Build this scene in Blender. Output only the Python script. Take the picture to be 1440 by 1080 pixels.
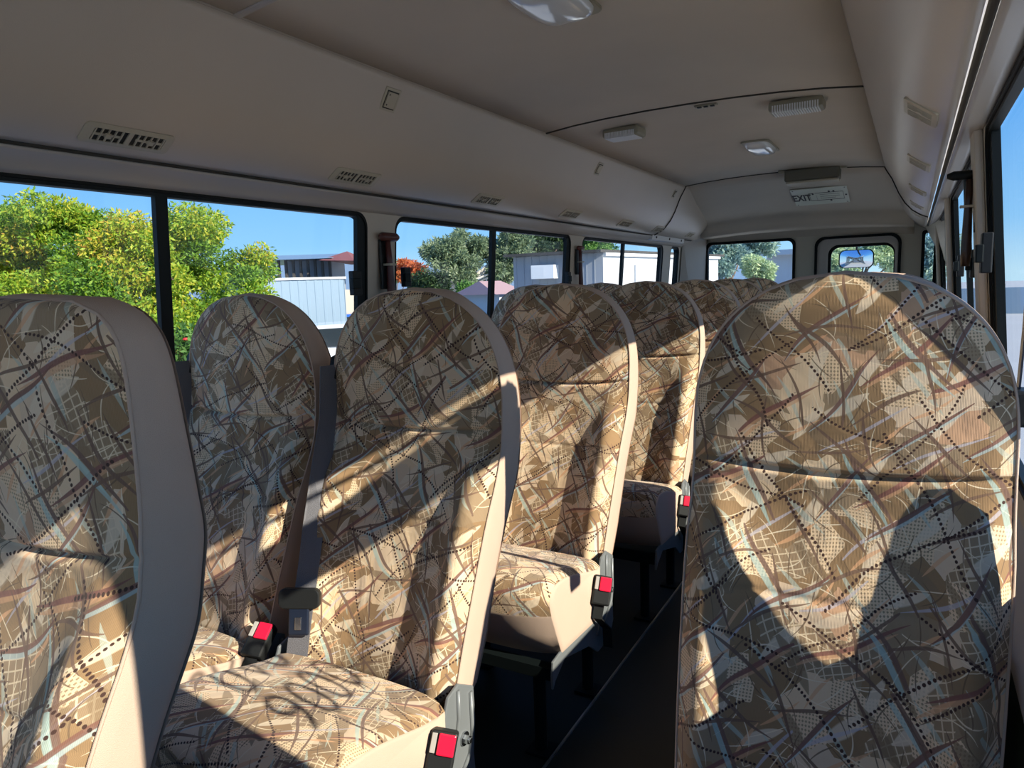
import bpy, bmesh, math, random
import numpy as np
from mathutils import Vector, Matrix
random.seed(7)
sc = bpy.context.scene
for o in list(bpy.data.objects): bpy.data.objects.remove(o)
COL = sc.collection
SX, SZ = 0.81, 1.15            # the bus floor centre-line is the origin; the lens is 1.15 m above the floor

# ---------------------------------------------------------------- camera, sky, sun, exposure
YAW, PITCH, ROLL = math.radians(29.447), math.radians(7.816), -0.033
fw = Vector((-math.sin(YAW)*math.cos(PITCH), math.cos(YAW)*math.cos(PITCH), -math.sin(PITCH)))
r0 = Vector((math.cos(YAW), math.sin(YAW), 0)); u0 = r0.cross(fw)
rt = math.cos(ROLL)*r0 + math.sin(ROLL)*u0; up = -math.sin(ROLL)*r0 + math.cos(ROLL)*u0
cam_d = bpy.data.cameras.new('camera'); cam = bpy.data.objects.new('camera', cam_d); COL.objects.link(cam)
cam_d.sensor_width = 36; cam_d.lens = 1000/1440*36; cam_d.clip_start = .02; cam_d.clip_end = 600
M = Matrix((rt, up, -fw)).transposed().to_4x4(); M.translation = Vector((SX, 0, SZ)); cam.matrix_world = M
sc.camera = cam
def at(x, y, depth):           # a point seen at pixel (x, y), `depth` metres along the view axis
    return Vector((SX, 0, SZ)) + (fw + rt*(x-720)/1000 - up*(y-540)/1000)*depth

w = bpy.data.worlds.new('world'); sc.world = w; w.use_nodes = True
nt = w.node_tree; bg = nt.nodes['Background']
tc = nt.nodes.new('ShaderNodeTexCoord'); sp = nt.nodes.new('ShaderNodeSeparateXYZ'); rp = nt.nodes.new('ShaderNodeValToRGB')
nt.links.new(tc.outputs['Generated'], sp.inputs[0]); nt.links.new(sp.outputs['Z'], rp.inputs[0])
e = rp.color_ramp.elements
e[0].position = .0; e[0].color = (.50, .74, .92, 1); e[1].position = .9; e[1].color = (.07, .24, .75, 1)
for p, c in ((.06, (.27, .57, .93, 1)), (.20, (.12, .40, .90, 1)), (.45, (.09, .31, .82, 1))):
    k = e.new(p); k.color = c
nt.links.new(rp.outputs[0], bg.inputs[0]); bg.inputs[1].default_value = .95

SUN = Vector((1, -.15, .57)).normalized()
sd = bpy.data.lights.new('sun', 'SUN'); sd.energy = 6.9; sd.angle = math.radians(.50); sd.color = (1, .91, .78)
so = bpy.data.objects.new('sun', sd); COL.objects.link(so); so.location = (12, 0, 12)
so.rotation_euler = SUN.to_track_quat('Z', 'Y').to_euler()
vs = sc.view_settings; vs.view_transform = 'Standard'; vs.look = 'None'; vs.gamma = 1; vs.use_curve_mapping = False; vs.exposure = 0.38

# ---------------------------------------------------------------- materials
MATS = {}
def new_mat(name):
    m = bpy.data.materials.new(name); m.use_nodes = True; MATS[name] = m
    return m, m.node_tree, m.node_tree.nodes['Principled BSDF']
def mat(name, col, rough=.6, metal=0, noise=0, nscale=20, bump=0, bscale=400, spec=.5, coat=0):
    m, nt, b = new_mat(name)
    b.inputs['Base Color'].default_value = (*col, 1); b.inputs['Roughness'].default_value = rough
    b.inputs['Metallic'].default_value = metal; b.inputs['Specular IOR Level'].default_value = spec
    b.inputs['Coat Weight'].default_value = coat
    tc = nt.nodes.new('ShaderNodeTexCoord')
    if noise:
        n = nt.nodes.new('ShaderNodeTexNoise'); n.inputs['Scale'].default_value = nscale; n.inputs['Detail'].default_value = 5
        nt.links.new(tc.outputs['Object'], n.inputs['Vector'])
        r = nt.nodes.new('ShaderNodeMapRange'); r.inputs[3].default_value = 1-noise; r.inputs[4].default_value = 1+noise
        nt.links.new(n.outputs[0], r.inputs[0])
        mx = nt.nodes.new('ShaderNodeVectorMath'); mx.operation = 'SCALE'; mx.inputs[0].default_value = col
        nt.links.new(r.outputs[0], mx.inputs['Scale']); nt.links.new(mx.outputs[0], b.inputs['Base Color'])
    if bump:
        n = nt.nodes.new('ShaderNodeTexNoise'); n.inputs['Scale'].default_value = bscale
        nt.links.new(tc.outputs['Object'], n.inputs['Vector'])
        bp = nt.nodes.new('ShaderNodeBump'); bp.inputs['Strength'].default_value = bump; bp.inputs['Distance'].default_value = .002
        nt.links.new(n.outputs[0], bp.inputs['Height']); nt.links.new(bp.outputs[0], b.inputs['Normal'])
    return m
mat('headliner', (.55, .485, .385), .75, noise=.10, nscale=3, bump=.25, bscale=700)
mat('cove', (.50, .44, .36), .30, noise=.06, nscale=3, bump=.15, bscale=600)
mat('shell', (.42, .39, .31), .45, noise=.05, nscale=4)
mat('rail', (.42, .39, .35), .35)
mat('seam', (.03, .028, .022), .8)
mat('pillar', (.50, .45, .37), .5, noise=.04)
mat('dark', (.012, .014, .013), .45)
mat('rubber', (.006, .007, .007), .6, spec=.2)
mat('blackmetal', (.006, .009, .009), .5, spec=.2)
mat('floor', (.004, .007, .004), .6, noise=.3, nscale=30)
mat('underpanel_shade', (.012, .030, .012), .7, noise=.4, nscale=4)  # near-black green carries the shade low on the side walls
mat('lowerwall', (.42, .43, .45), .6, bump=.4, bscale=900)
mat('beige', (.60, .435, .325), .85, noise=.04, nscale=12, bump=.5, bscale=1200)
mat('piping', (.62, .55, .45), .7)
mat('grey_metal', (.17, .18, .18), .32, spec=.6)
mat('steel', (.55, .57, .58), .25, metal=1)
mat('blackplastic', (.014, .015, .015), .5, spec=.25)
mat('redplastic', (.75, .012, .05), .3, spec=.5)
mat('webbing', (.15, .145, .155), .75, bump=.8, bscale=700)
mat('blue_black', (.012, .018, .035), .3)
mat('ventbeige', (.44, .40, .30), .45)
mat('speaker', (.30, .28, .20), .5)
mat('lens', (.70, .72, .70), .12, spec=.8, coat=.6)
mat('boxdark', (.13, .125, .09), .5)
mat('signplate', (.66, .68, .56), .5)
mat('ink', (.02, .018, .015), .6)
mat('darkbrown', (.035, .016, .010), .3)
mat('brownred', (.085, .022, .018), .35)
mat('alu', (.65, .67, .68), .35, metal=1)
mat('chrome', (.8, .82, .85), .05, metal=1)
mat('white', (.80, .81, .80), .6)
mat('shedblue', (.23, .32, .40), .5)
mat('shedwhite', (.55, .57, .58), .6)
mat('cladding', (.30, .32, .35), .6)  # grey includes the shade on the white building's left wall
mat('shedgrey', (.50, .53, .56), .6)
mat('roofmetal', (.20, .27, .32), .4)
mat('rooftile', (.22, .07, .06), .8)
mat('pinkroof', (.42, .27, .26), .8)
mat('timberdark', (.06, .055, .05), .8)
mat('concrete', (.42, .43, .42), .8, noise=.12, nscale=.6)
mat('grass', (.22, .27, .08), .9, noise=.4, nscale=.8)
mat('hills', (.16, .24, .36), 1)
mat('bark', (.16, .11, .08), .9, noise=.3)
mat('whitebark', (.62, .58, .52), .8, noise=.15)
mat('carblue', (.03, .12, .45), .25, coat=.8)
mat('carwhite', (.75, .77, .8), .25, coat=.8)
mat('redpaint', (.6, .03, .03), .4)
mat('carglass', (.03, .04, .05), .1)
mat('tyre', (.02, .02, .02), .8)
def glass(name, tint):
    m, nt, b = new_mat(name); nt.nodes.remove(b)
    out = nt.nodes['Material Output']
    t = nt.nodes.new('ShaderNodeBsdfTransparent'); t.inputs[0].default_value = (*tint, 1)
    g = nt.nodes.new('ShaderNodeBsdfGlossy'); g.inputs['Roughness'].default_value = .01
    lw = nt.nodes.new('ShaderNodeLayerWeight'); lw.inputs[0].default_value = .5
    pw = nt.nodes.new('ShaderNodeMath'); pw.operation = 'POWER'; pw.inputs[1].default_value = 5; nt.links.new(lw.outputs['Facing'], pw.inputs[0])
    f = nt.nodes.new('ShaderNodeMapRange'); f.inputs[3].default_value = .012; f.inputs[4].default_value = .12; nt.links.new(pw.outputs[0], f.inputs[0])
    mx = nt.nodes.new('ShaderNodeMixShader')
    nt.links.new(f.outputs[0], mx.inputs[0]); nt.links.new(t.outputs[0], mx.inputs[1]); nt.links.new(g.outputs[0], mx.inputs[2])
    nt.links.new(mx.outputs[0], out.inputs[0]); return m
glass('glass', (.95, .97, .97))

class E:                        # tiny expression builder over Math nodes
    nt = None
    def __init__(s, sock): s.s = sock
    @staticmethod
    def m(op, *a, clamp=False):
        n = E.nt.nodes.new('ShaderNodeMath'); n.operation = op; n.use_clamp = clamp
        for i, v in enumerate(a):
            if isinstance(v, E): E.nt.links.new(v.s, n.inputs[i])
            else: n.inputs[i].default_value = v
        return E(n.outputs[0])
    def __add__(s, o): return E.m('ADD', s, o)
    __radd__ = __add__
    def __sub__(s, o): return E.m('SUBTRACT', s, o)
    def __rsub__(s, o): return E.m('SUBTRACT', o, s)
    def __mul__(s, o): return E.m('MULTIPLY', s, o)
    __rmul__ = __mul__
    def __truediv__(s, o): return E.m('DIVIDE', s, o)
def sstep(v, a, b):             # 1 when v<a, 0 when v>b
    n = E.nt.nodes.new('ShaderNodeMapRange'); n.interpolation_type = 'SMOOTHSTEP'
    for i, x in ((0, v), (1, a), (2, b)):
        if isinstance(x, E): E.nt.links.new(x.s, n.inputs[i])
        else: n.inputs[i].default_value = x
    n.inputs[3].default_value = 1; n.inputs[4].default_value = 0
    return E(n.outputs[0])

def stroke_group():
    g = bpy.data.node_groups.new('stroke', 'ShaderNodeTree')
    I = lambda n, t='NodeSocketFloat': g.interface.new_socket(n, in_out='INPUT', socket_type=t)
    I('Vector', 'NodeSocketVector'); [I(n) for n in ('Scale', 'Seed', 'Angle', 'Spread', 'Width', 'Length', 'Curve', 'Dots')]
    g.interface.new_socket('Mask', in_out='OUTPUT', socket_type='NodeSocketFloat')
    gi = g.nodes.new('NodeGroupInput'); go = g.nodes.new('NodeGroupOutput'); E.nt = g
    G = {s.name: E(s) for s in gi.outputs if s.name}
    sep = g.nodes.new('ShaderNodeSeparateXYZ'); g.links.new(gi.outputs['Vector'], sep.inputs[0])
    x = E(sep.outputs[0])*G['Scale'] + G['Seed']; y = E(sep.outputs[1])*G['Scale'] + G['Seed']*1.7
    cb = g.nodes.new('ShaderNodeCombineXYZ'); g.links.new(x.s, cb.inputs[0]); g.links.new(y.s, cb.inputs[1])
    v = g.nodes.new('ShaderNodeTexVoronoi'); v.voronoi_dimensions = '2D'; v.inputs['Scale'].default_value = 1
    v.inputs['Randomness'].default_value = .75; g.links.new(cb.outputs[0], v.inputs['Vector'])
    ps = g.nodes.new('ShaderNodeSeparateXYZ'); g.links.new(v.outputs['Position'], ps.inputs[0])
    cs = g.nodes.new('ShaderNodeSeparateColor'); g.links.new(v.outputs['Color'], cs.inputs[0])
    r, gg, bb = (E(o) for o in cs.outputs[:3])
    ang = G['Angle'] + (r-.5)*G['Spread']
    c = E.m('COSINE', ang); s = E.m('SINE', ang)
    px = x - E(ps.outputs[0]); py = y - E(ps.outputs[1])
    X = px*c + py*s; Y = py*c - px*s
    Y = Y - (gg-.5)*G['Curve']*(X*X - .08)
    q = E.m('ABSOLUTE', X)/G['Length']
    taper = E.m('MAXIMUM', 1 - q*q, 0.0)
    ay = E.m('ABSOLUTE', Y)
    solid = sstep(ay, G['Width']*taper*.75, G['Width']*taper*1.05+.002)*sstep(q, .97, 1.0)
    fx = E.m('FRACT', X/(G['Width']*2.6)) - .5                     # a row of dots along the stroke
    dx = fx*G['Width']*2.6
    dist = E.m('SQRT', dx*dx + ay*ay)
    dots = sstep(dist, G['Width']*.75, G['Width']*1.0)*sstep(q, .97, 1.0)
    out = solid*(1-G['Dots']) + dots*G['Dots']
    g.links.new(out.s, go.inputs[0]); return g
STROKE = stroke_group()

def fabric():
    m, nt, b = new_mat('moquette'); E.nt = nt
    uv = nt.nodes.new('ShaderNodeUVMap'); uv.uv_map = 'UVMap'
    oi = nt.nodes.new('ShaderNodeObjectInfo')
    off = nt.nodes.new('ShaderNodeVectorMath'); off.operation = 'ADD'
    rr = E(oi.outputs['Random'])*7.3; cbo = nt.nodes.new('ShaderNodeCombineXYZ')
    nt.links.new(rr.s, cbo.inputs[0]); nt.links.new((rr*1.37).s, cbo.inputs[1])
    nt.links.new(uv.outputs[0], off.inputs[0]); nt.links.new(cbo.outputs[0], off.inputs[1])
    # gentle warp so that nothing is straight
    nz = nt.nodes.new('ShaderNodeTexNoise'); nz.noise_dimensions = '2D'; nz.inputs['Scale'].default_value = 9; nz.inputs['Detail'].default_value = 0
    nt.links.new(off.outputs[0], nz.inputs['Vector'])
    wv = nt.nodes.new('ShaderNodeVectorMath'); wv.operation = 'MULTIPLY_ADD'
    wv.inputs[1].default_value = (.022, .022, 0)
    nt.links.new(nz.outputs['Color'], wv.inputs[0]); nt.links.new(off.outputs[0], wv.inputs[2])
    V = wv.outputs[0]
    def layer(scale, seed, ang, spread, width, length, curve, dots=0):
        n = nt.nodes.new('ShaderNodeGroup'); n.node_tree = STROKE
        nt.links.new(V, n.inputs['Vector'])
        for k, v in (('Scale', scale), ('Seed', seed), ('Angle', ang), ('Spread', spread), ('Width', width), ('Length', length), ('Curve', curve), ('Dots', dots)):
            n.inputs[k].default_value = v
        return E(n.outputs[0])
    def over(base, col, mask):
        n = nt.nodes.new('ShaderNodeMix'); n.data_type = 'RGBA'
        nt.links.new(mask.s, n.inputs['Factor'])
        if isinstance(base, tuple): n.inputs['A'].default_value = (*base, 1)
        else: nt.links.new(base, n.inputs['A'])
        if isinstance(col, tuple): n.inputs['B'].default_value = (*col, 1)
        else: nt.links.new(col, n.inputs['B'])
        return n.outputs['Result']
    # patches
    vo = nt.nodes.new('ShaderNodeTexVoronoi'); vo.voronoi_dimensions = '2D'; vo.inputs['Scale'].default_value = 20; vo.distance = 'MANHATTAN'
    nt.links.new(V, vo.inputs['Vector'])
    cs = nt.nodes.new('ShaderNodeSeparateColor'); nt.links.new(vo.outputs['Color'], cs.inputs[0])
    rp = nt.nodes.new('ShaderNodeValToRGB'); rp.color_ramp.interpolation = 'CONSTANT'
    el = rp.color_ramp.elements; el[0].position = 0; el[0].color = (.25, .165, .088, 1); el[1].position = .30; el[1].color = (.62, .475, .31, 1)
    for p, c in ((.58, (.27, .195, .12)), (.72, (.56, .44, .31)), (.87, (.46, .29, .18)), (.90, (.27, .20, .125))):
        k = el.new(p); k.color = (*c, 1)
    nt.links.new(cs.outputs[0], rp.inputs[0]); col = rp.outputs[0]
    sep = nt.nodes.new('ShaderNodeSeparateXYZ'); nt.links.new(V, sep.inputs[0]); ux, uy = E(sep.outputs[0]), E(sep.outputs[1])
    # pin dots on the cream patches, cream lattice on some taupe ones
    cell = E(cs.outputs[0]); isc = E.m('GREATER_THAN', cell, .30)*E.m('LESS_THAN', cell, .50)
    dx = E.m('ABSOLUTE', E.m('FRACT', ux*210)-.5); dy = E.m('ABSOLUTE', E.m('FRACT', uy*210)-.5)
    col = over(col, (.20, .15, .09), E.m('LESS_THAN', dx+dy, .36)*isc*.8)
    lx = E.m('ABSOLUTE', E.m('FRACT', (ux+uy*.35)*75)-.5); ly = E.m('ABSOLUTE', E.m('FRACT', (uy-ux*.45)*75)-.5)
    hat = E.m('MAXIMUM', E.m('GREATER_THAN', lx, .425), E.m('GREATER_THAN', ly, .425))
    isl = E.m('GREATER_THAN', cell, .58)*E.m('LESS_THAN', cell, .72)
    col = over(col, (.62, .52, .36), hat*isl*.8)
    lc = E(cs.outputs[1])
    # leaf-shaped patches
    col = over(col, (.60, .51, .38), layer(11, 3.1, .8, .9, .10, .42, .5)*.8)
    col = over(col, (.21, .15, .09), layer(9, 7.7, -.7, .9, .10, .44, .6)*.8)
    col = over(col, (.38, .45, .39), layer(11, 11.2, -.9, .6, .040, .42, .6)*.6)
    col = over(col, (.58, .33, .18), layer(11, 17.9, .75, .5, .034, .38, .5)*.75)
    col = over(col, (.42, .40, .45), layer(7, 26.4, .65, .5, .018, .48, .6)*.7)
    # fine cream and brown scribbles
    for sc_, sd_, an in ((14, 31, .2), (13, 37, 1.3), (16, 29, -.5)): col = over(col, (.66, .57, .41), layer(sc_, sd_, an, 1.4, .012, .46, 1.8)*.85)
    for sc_, sd_, an in ((15, 41, 1.1), (17, 43, -1.1)): col = over(col, (.14, .095, .06), layer(sc_, sd_, an, 1.0, .015, .42, 1.6)*.85)
    # maroon and brown strokes, some with a paler edge beside them
    for sc_, sd_, an, c1, c2 in ((5.6, 51.1, .55, (.19, .085, .070), (.52, .30, .17)), (5.8, 57.8, -.98, (.155, .095, .075), (.34, .48, .45)),
                                 (6.4, 61.2, .72, (.17, .085, .065), (.36, .46, .46)), (6.8, 63.8, -.82, (.15, .095, .07), None),
                                 (8.2, 66.8, .35, (.16, .10, .07), None), (8.8, 68.3, -1.25, (.145, .09, .065), None)):
        if c2: col = over(col, c2, layer(sc_, sd_+.028, an, .5, .026, .44, .6)*.7)
        col = over(col, c1, layer(sc_, sd_, an, .5, .021, .50, .6)*.92)
    # dotted lines
    dk = (.055, .030, .024)
    for sc_, sd_, an, sp_ in ((4.3, 71.3, .48, .5), (4.5, 79.9, -1.0, .5), (5.0, 83.5, .70, .7), (4.9, 89.2, -.50, .8)):
        col = over(col, dk, layer(sc_, sd_, an, sp_, .0115, .58, .5, 1))
    gm = nt.nodes.new('ShaderNodeVectorMath'); gm.operation = 'MULTIPLY'; gm.inputs[1].default_value = (1.30, 1.22, 1.14)
    nt.links.new(col, gm.inputs[0]); col = gm.outputs[0]
    nt.links.new(col, b.inputs['Base Color']); b.inputs['Roughness'].default_value = .9; b.inputs['Specular IOR Level'].default_value = .2
    b.inputs['Sheen Weight'].default_value = .15
    # woven ribs and soft wrinkles
    wvt = nt.nodes.new('ShaderNodeTexWave'); wvt.inputs['Scale'].default_value = 160; nt.links.new(off.outputs[0], wvt.inputs['Vector'])
    n2 = nt.nodes.new('ShaderNodeTexNoise'); n2.inputs['Scale'].default_value = 7; n2.inputs['Detail'].default_value = 3; n2.inputs['Distortion'].default_value = 1.2
    nt.links.new(off.outputs[0], n2.inputs['Vector'])
    b1 = nt.nodes.new('ShaderNodeBump'); b1.inputs['Strength'].default_value = .35; b1.inputs['Distance'].default_value = .02
    nt.links.new(n2.outputs[0], b1.inputs['Height'])
    b2 = nt.nodes.new('ShaderNodeBump'); b2.inputs['Strength'].default_value = .25; b2.inputs['Distance'].default_value = .0008
    nt.links.new(wvt.outputs[0], b2.inputs['Height']); nt.links.new(b1.outputs[0], b2.inputs['Normal']); nt.links.new(b2.outputs[0], b.inputs['Normal'])
fabric()

def leaf_mat(name, stops, trans=.35):
    m, nt, b = new_mat(name)
    a = nt.nodes.new('ShaderNodeAttribute'); a.attribute_name = 'tint'
    rp = nt.nodes.new('ShaderNodeValToRGB'); el = rp.color_ramp.elements
    el[0].position, el[0].color = stops[0][0], (*stops[0][1], 1); el[1].position, el[1].color = stops[-1][0], (*stops[-1][1], 1)
    for p, c in stops[1:-1]:
        k = el.new(p); k.color = (*c, 1)
    nt.links.new(a.outputs['Fac'], rp.inputs[0]); nt.links.new(rp.outputs[0], b.inputs['Base Color']); b.inputs['Roughness'].default_value = .6
    t = nt.nodes.new('ShaderNodeBsdfTranslucent'); nt.links.new(rp.outputs[0], t.inputs[0])
    mx = nt.nodes.new('ShaderNodeMixShader'); mx.inputs[0].default_value = trans
    out = nt.nodes['Material Output']
    nt.links.new(b.outputs[0], mx.inputs[1]); nt.links.new(t.outputs[0], mx.inputs[2]); nt.links.new(mx.outputs[0], out.inputs[0])
leaf_mat('leaf_yellow', [(0, (.05, .12, .015)), (.35, (.16, .32, .02)), (.65, (.38, .48, .03)), (.85, (.60, .50, .05)), (1, (.48, .24, .04))])
leaf_mat('leaf_gum', [(0, (.09, .14, .07)), (.6, (.25, .33, .18)), (1, (.46, .50, .32))])
leaf_mat('leaf_dark', [(0, (.015, .035, .015)), (.7, (.05, .10, .03)), (1, (.15, .20, .07))])
leaf_mat('leaf_green', [(0, (.04, .10, .02)), (.6, (.12, .28, .05)), (1, (.28, .42, .10))])
leaf_mat('leaf_orange', [(0, (.20, .05, .02)), (.6, (.62, .15, .04)), (1, (.70, .28, .08))])
leaf_mat('leaf_pale', [(0, (.28, .40, .22)), (.6, (.48, .60, .34)), (1, (.66, .74, .46))])
leaf_mat('leaf_haze', [(0, (.14, .24, .24)), (.6, (.28, .42, .36)), (1, (.48, .60, .42))])

# ---------------------------------------------------------------- mesh helpers (photo coordinates: lens at the origin)
def mesh_obj(name, verts, faces, m, parent=None, origin=(0, 0, 0), smooth=False, uv=None, kind=None, local=False):
    me = bpy.data.meshes.new(name)
    o3 = Vector(origin)
    me.from_pydata([Vector(v)-o3 for v in verts], [], faces); me.update()
    me.materials.append(MATS[m])
    if smooth:
        for p in me.polygons: p.use_smooth = True
    if uv:
        l = me.uv_layers.new(name='UVMap')
        for p in me.polygons:
            for li in p.loop_indices: l.data[li].uv = uv[me.loops[li].vertex_index]
    o = bpy.data.objects.new(name, me); COL.objects.link(o)
    if parent is not None: o.parent = parent; o.location = (0, 0, 0)
    elif not local: o.location = (o3.x+SX, o3.y, o3.z+SZ)
    if kind: o['kind'] = kind
    return o
def bevel(o, wd, seg=2, angle=35):
    b = o.modifiers.new('bevel', 'BEVEL'); b.width = wd; b.segments = seg; b.limit_method = 'ANGLE'; b.angle_limit = math.radians(angle)
    return o
def tag(o, label, cat, group=None, kind=None):
    o['label'] = label; o['category'] = cat
    if group: o['group'] = group
    if kind: o['kind'] = kind
    return o
def thing(name, origin, label=None, cat=None, group=None, local=False):
    o = bpy.data.objects.new(name, None); COL.objects.link(o); o.empty_display_size = .1
    if not local: o.location = (origin[0]+SX, origin[1], origin[2]+SZ)
    if label: tag(o, label, cat, group)
    return o
def structure(name, origin=(0, 0, 0)):
    o = thing(name, origin); o['kind'] = 'structure'; return o
class MB:
    def __init__(s): s.v = []; s.f = []
    def add(s, vs, fs):
        n = len(s.v); s.v += [tuple(v) for v in vs]; s.f += [tuple(i+n for i in f) for f in fs]; return s
    def box(s, a, b, M=None):
        (x0, y0, z0), (x1, y1, z1) = a, b
        vs = [(x0, y0, z0), (x1, y0, z0), (x1, y1, z0), (x0, y1, z0), (x0, y0, z1), (x1, y0, z1), (x1, y1, z1), (x0, y1, z1)]
        if M: vs = [M @ Vector(v) for v in vs]
        return s.add(vs, [(3, 2, 1, 0), (4, 5, 6, 7), (0, 1, 5, 4), (1, 2, 6, 5), (2, 3, 7, 6), (3, 0, 4, 7)])
    def tube(s, pts, r, n=10, cap=True, flat=None):
        pts = [Vector(p) for p in pts]; rings = []
        rr = r if isinstance(r, (list, tuple)) else [r]*len(pts)
        prev = None
        for i, p in enumerate(pts):
            d = (pts[min(i+1, len(pts)-1)]-pts[max(i-1, 0)]).normalized()
            a = (Vector((0, 0, 1)) if abs(d.z) < .9 else Vector((1, 0, 0))) if prev is None else prev
            u = (a - d*a.dot(d)).normalized(); v = d.cross(u); prev = u
            k = flat or (1, 1)
            rings.append([p + (u*math.cos(t)*k[0] + v*math.sin(t)*k[1])*rr[i] for t in [2*math.pi*j/n for j in range(n)]])
        vs = [q for R_ in rings for q in R_]; fs = []
        for i in range(len(pts)-1):
            for j in range(n): fs.append((i*n+j, i*n+(j+1) % n, (i+1)*n+(j+1) % n, (i+1)*n+j))
        if cap: fs += [tuple(range(n-1, -1, -1)), tuple((len(pts)-1)*n+j for j in range(n))]
        return s.add(vs, fs)
    def prism(s, poly, axis, a, b):          # poly in the two other axes, extruded a..b along axis
        def P(p, t):
            return {'X': (t, p[0], p[1]), 'Y': (p[0], t, p[1]), 'Z': (p[0], p[1], t)}[axis]
        n = len(poly); vs = [P(p, a) for p in poly]+[P(p, b) for p in poly]
        fs = [tuple(range(n))[::-1], tuple(range(n, 2*n))]+[(i, (i+1) % n, n+(i+1) % n, n+i) for i in range(n)]
        return s.add(vs, fs)
    def ribbon(s, pts, wdir, wd, th=.0015):   # flat strap
        pts = [Vector(p) for p in pts]; wds = [Vector(q).normalized() for q in (wdir if isinstance(wdir, list) else [wdir]*len(pts))]; vs = []
        for i, p in enumerate(pts):
            wdir = wds[i]; d = (pts[min(i+1, len(pts)-1)]-pts[max(i-1, 0)]).normalized(); nn = d.cross(wdir).normalized()*th/2
            h = wdir*wd/2
            vs += [p-h-nn, p+h-nn, p+h+nn, p-h+nn]
        fs = []
        for i in range(len(pts)-1):
            for j in range(4): fs.append((i*4+j, i*4+(j+1) % 4, (i+1)*4+(j+1) % 4, (i+1)*4+j))
        fs += [(3, 2, 1, 0), tuple((len(pts)-1)*4+j for j in range(4))]
        return s.add(vs, fs)
    def build(s, name, m, parent=None, origin=(0, 0, 0), smooth=False, bev=0, kind=None, local=False):
        o = mesh_obj(name, s.v, s.f, m, parent, origin, smooth, kind=kind, local=local)
        bm = bmesh.new(); bm.from_mesh(o.data); bmesh.ops.recalc_face_normals(bm, faces=bm.faces[:]); bm.to_mesh(o.data); bm.free()
        if bev: bevel(o, bev)
        return o
def rrect(x0, z0, x1, z1, r, n=6, rb=None):
    pts = []
    for cx, cz, a0, rr in ((x1, z1, 0, r), (x0, z1, 90, r), (x0, z0, 180, rb or r), (x1, z0, 270, rb or r)):
        sx = -1 if cx == x1 else 1; sz = -1 if cz == z1 else 1
        for k in range(n+1):
            a = math.radians(a0+90*k/n); pts.append((cx+sx*rr+rr*math.cos(a), cz+sz*rr+rr*math.sin(a)))
    return pts
def sheet(name, outer, holes, place, m, thick=.03, tdir=(1, 0, 0), parent=None, kind=None):
    """flat wall piece (outline with holes) placed by place(p)->3d and given thickness"""
    bm = bmesh.new()
    for loop in [outer]+holes:
        vs = [bm.verts.new(place(p)) for p in loop]
        for i in range(len(vs)): bm.edges.new((vs[i], vs[(i+1) % len(vs)]))
    bmesh.ops.triangle_fill(bm, use_beauty=True, use_dissolve=False, edges=bm.edges[:])
    r = bmesh.ops.extrude_face_region(bm, geom=bm.faces[:])
    bmesh.ops.translate(bm, vec=Vector(tdir)*thick, verts=[g for g in r['geom'] if isinstance(g, bmesh.types.BMVert)])
    bmesh.ops.recalc_face_normals(bm, faces=bm.faces[:])
    me = bpy.data.meshes.new(name); bm.to_mesh(me); bm.free(); me.materials.append(MATS[m])
    o = bpy.data.objects.new(name, me); COL.objects.link(o)
    if parent is not None: o.parent = parent; o.location = Vector((SX, 0, SZ))-Vector(parent.location)
    else: o.location = (SX, 0, SZ)
    if kind: o['kind'] = kind
    return o
def ring(name, loop, width, place, m, t0, t1, tdir, parent):
    """frame following a closed 2-D loop, `width` inwards, from depth t0 to t1 along tdir"""
    cx = sum(p[0] for p in loop)/len(loop); cz = sum(p[1] for p in loop)/len(loop)
    xs = [p[0] for p in loop]; zs = [p[1] for p in loop]; hx = (max(xs)-min(xs))/2; hz = (max(zs)-min(zs))/2
    cx = (max(xs)+min(xs))/2; cz = (max(zs)+min(zs))/2
    inn = [(cx+(p[0]-cx)*(hx-width)/hx, cz+(p[1]-cz)*(hz-width)/hz) for p in loop]
    T = Vector(tdir); n = len(loop); vs = []
    for t in (t0, t1):
        for L in (loop, inn): vs += [Vector(place(p))+T*t for p in L]
    fs = []
    for i in range(n):
        j = (i+1) % n
        fs += [(i, j, n+j, n+i), (2*n+i, 3*n+i, 3*n+j, 2*n+j), (i, 2*n+i, 2*n+j, j), (n+i, n+j, 3*n+j, 3*n+i)]
    mb = MB(); mb.add(vs, fs)
    return mb.build(name, m, parent, origin=tuple(Vector(parent.location)-Vector((SX, 0, SZ))))

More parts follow.
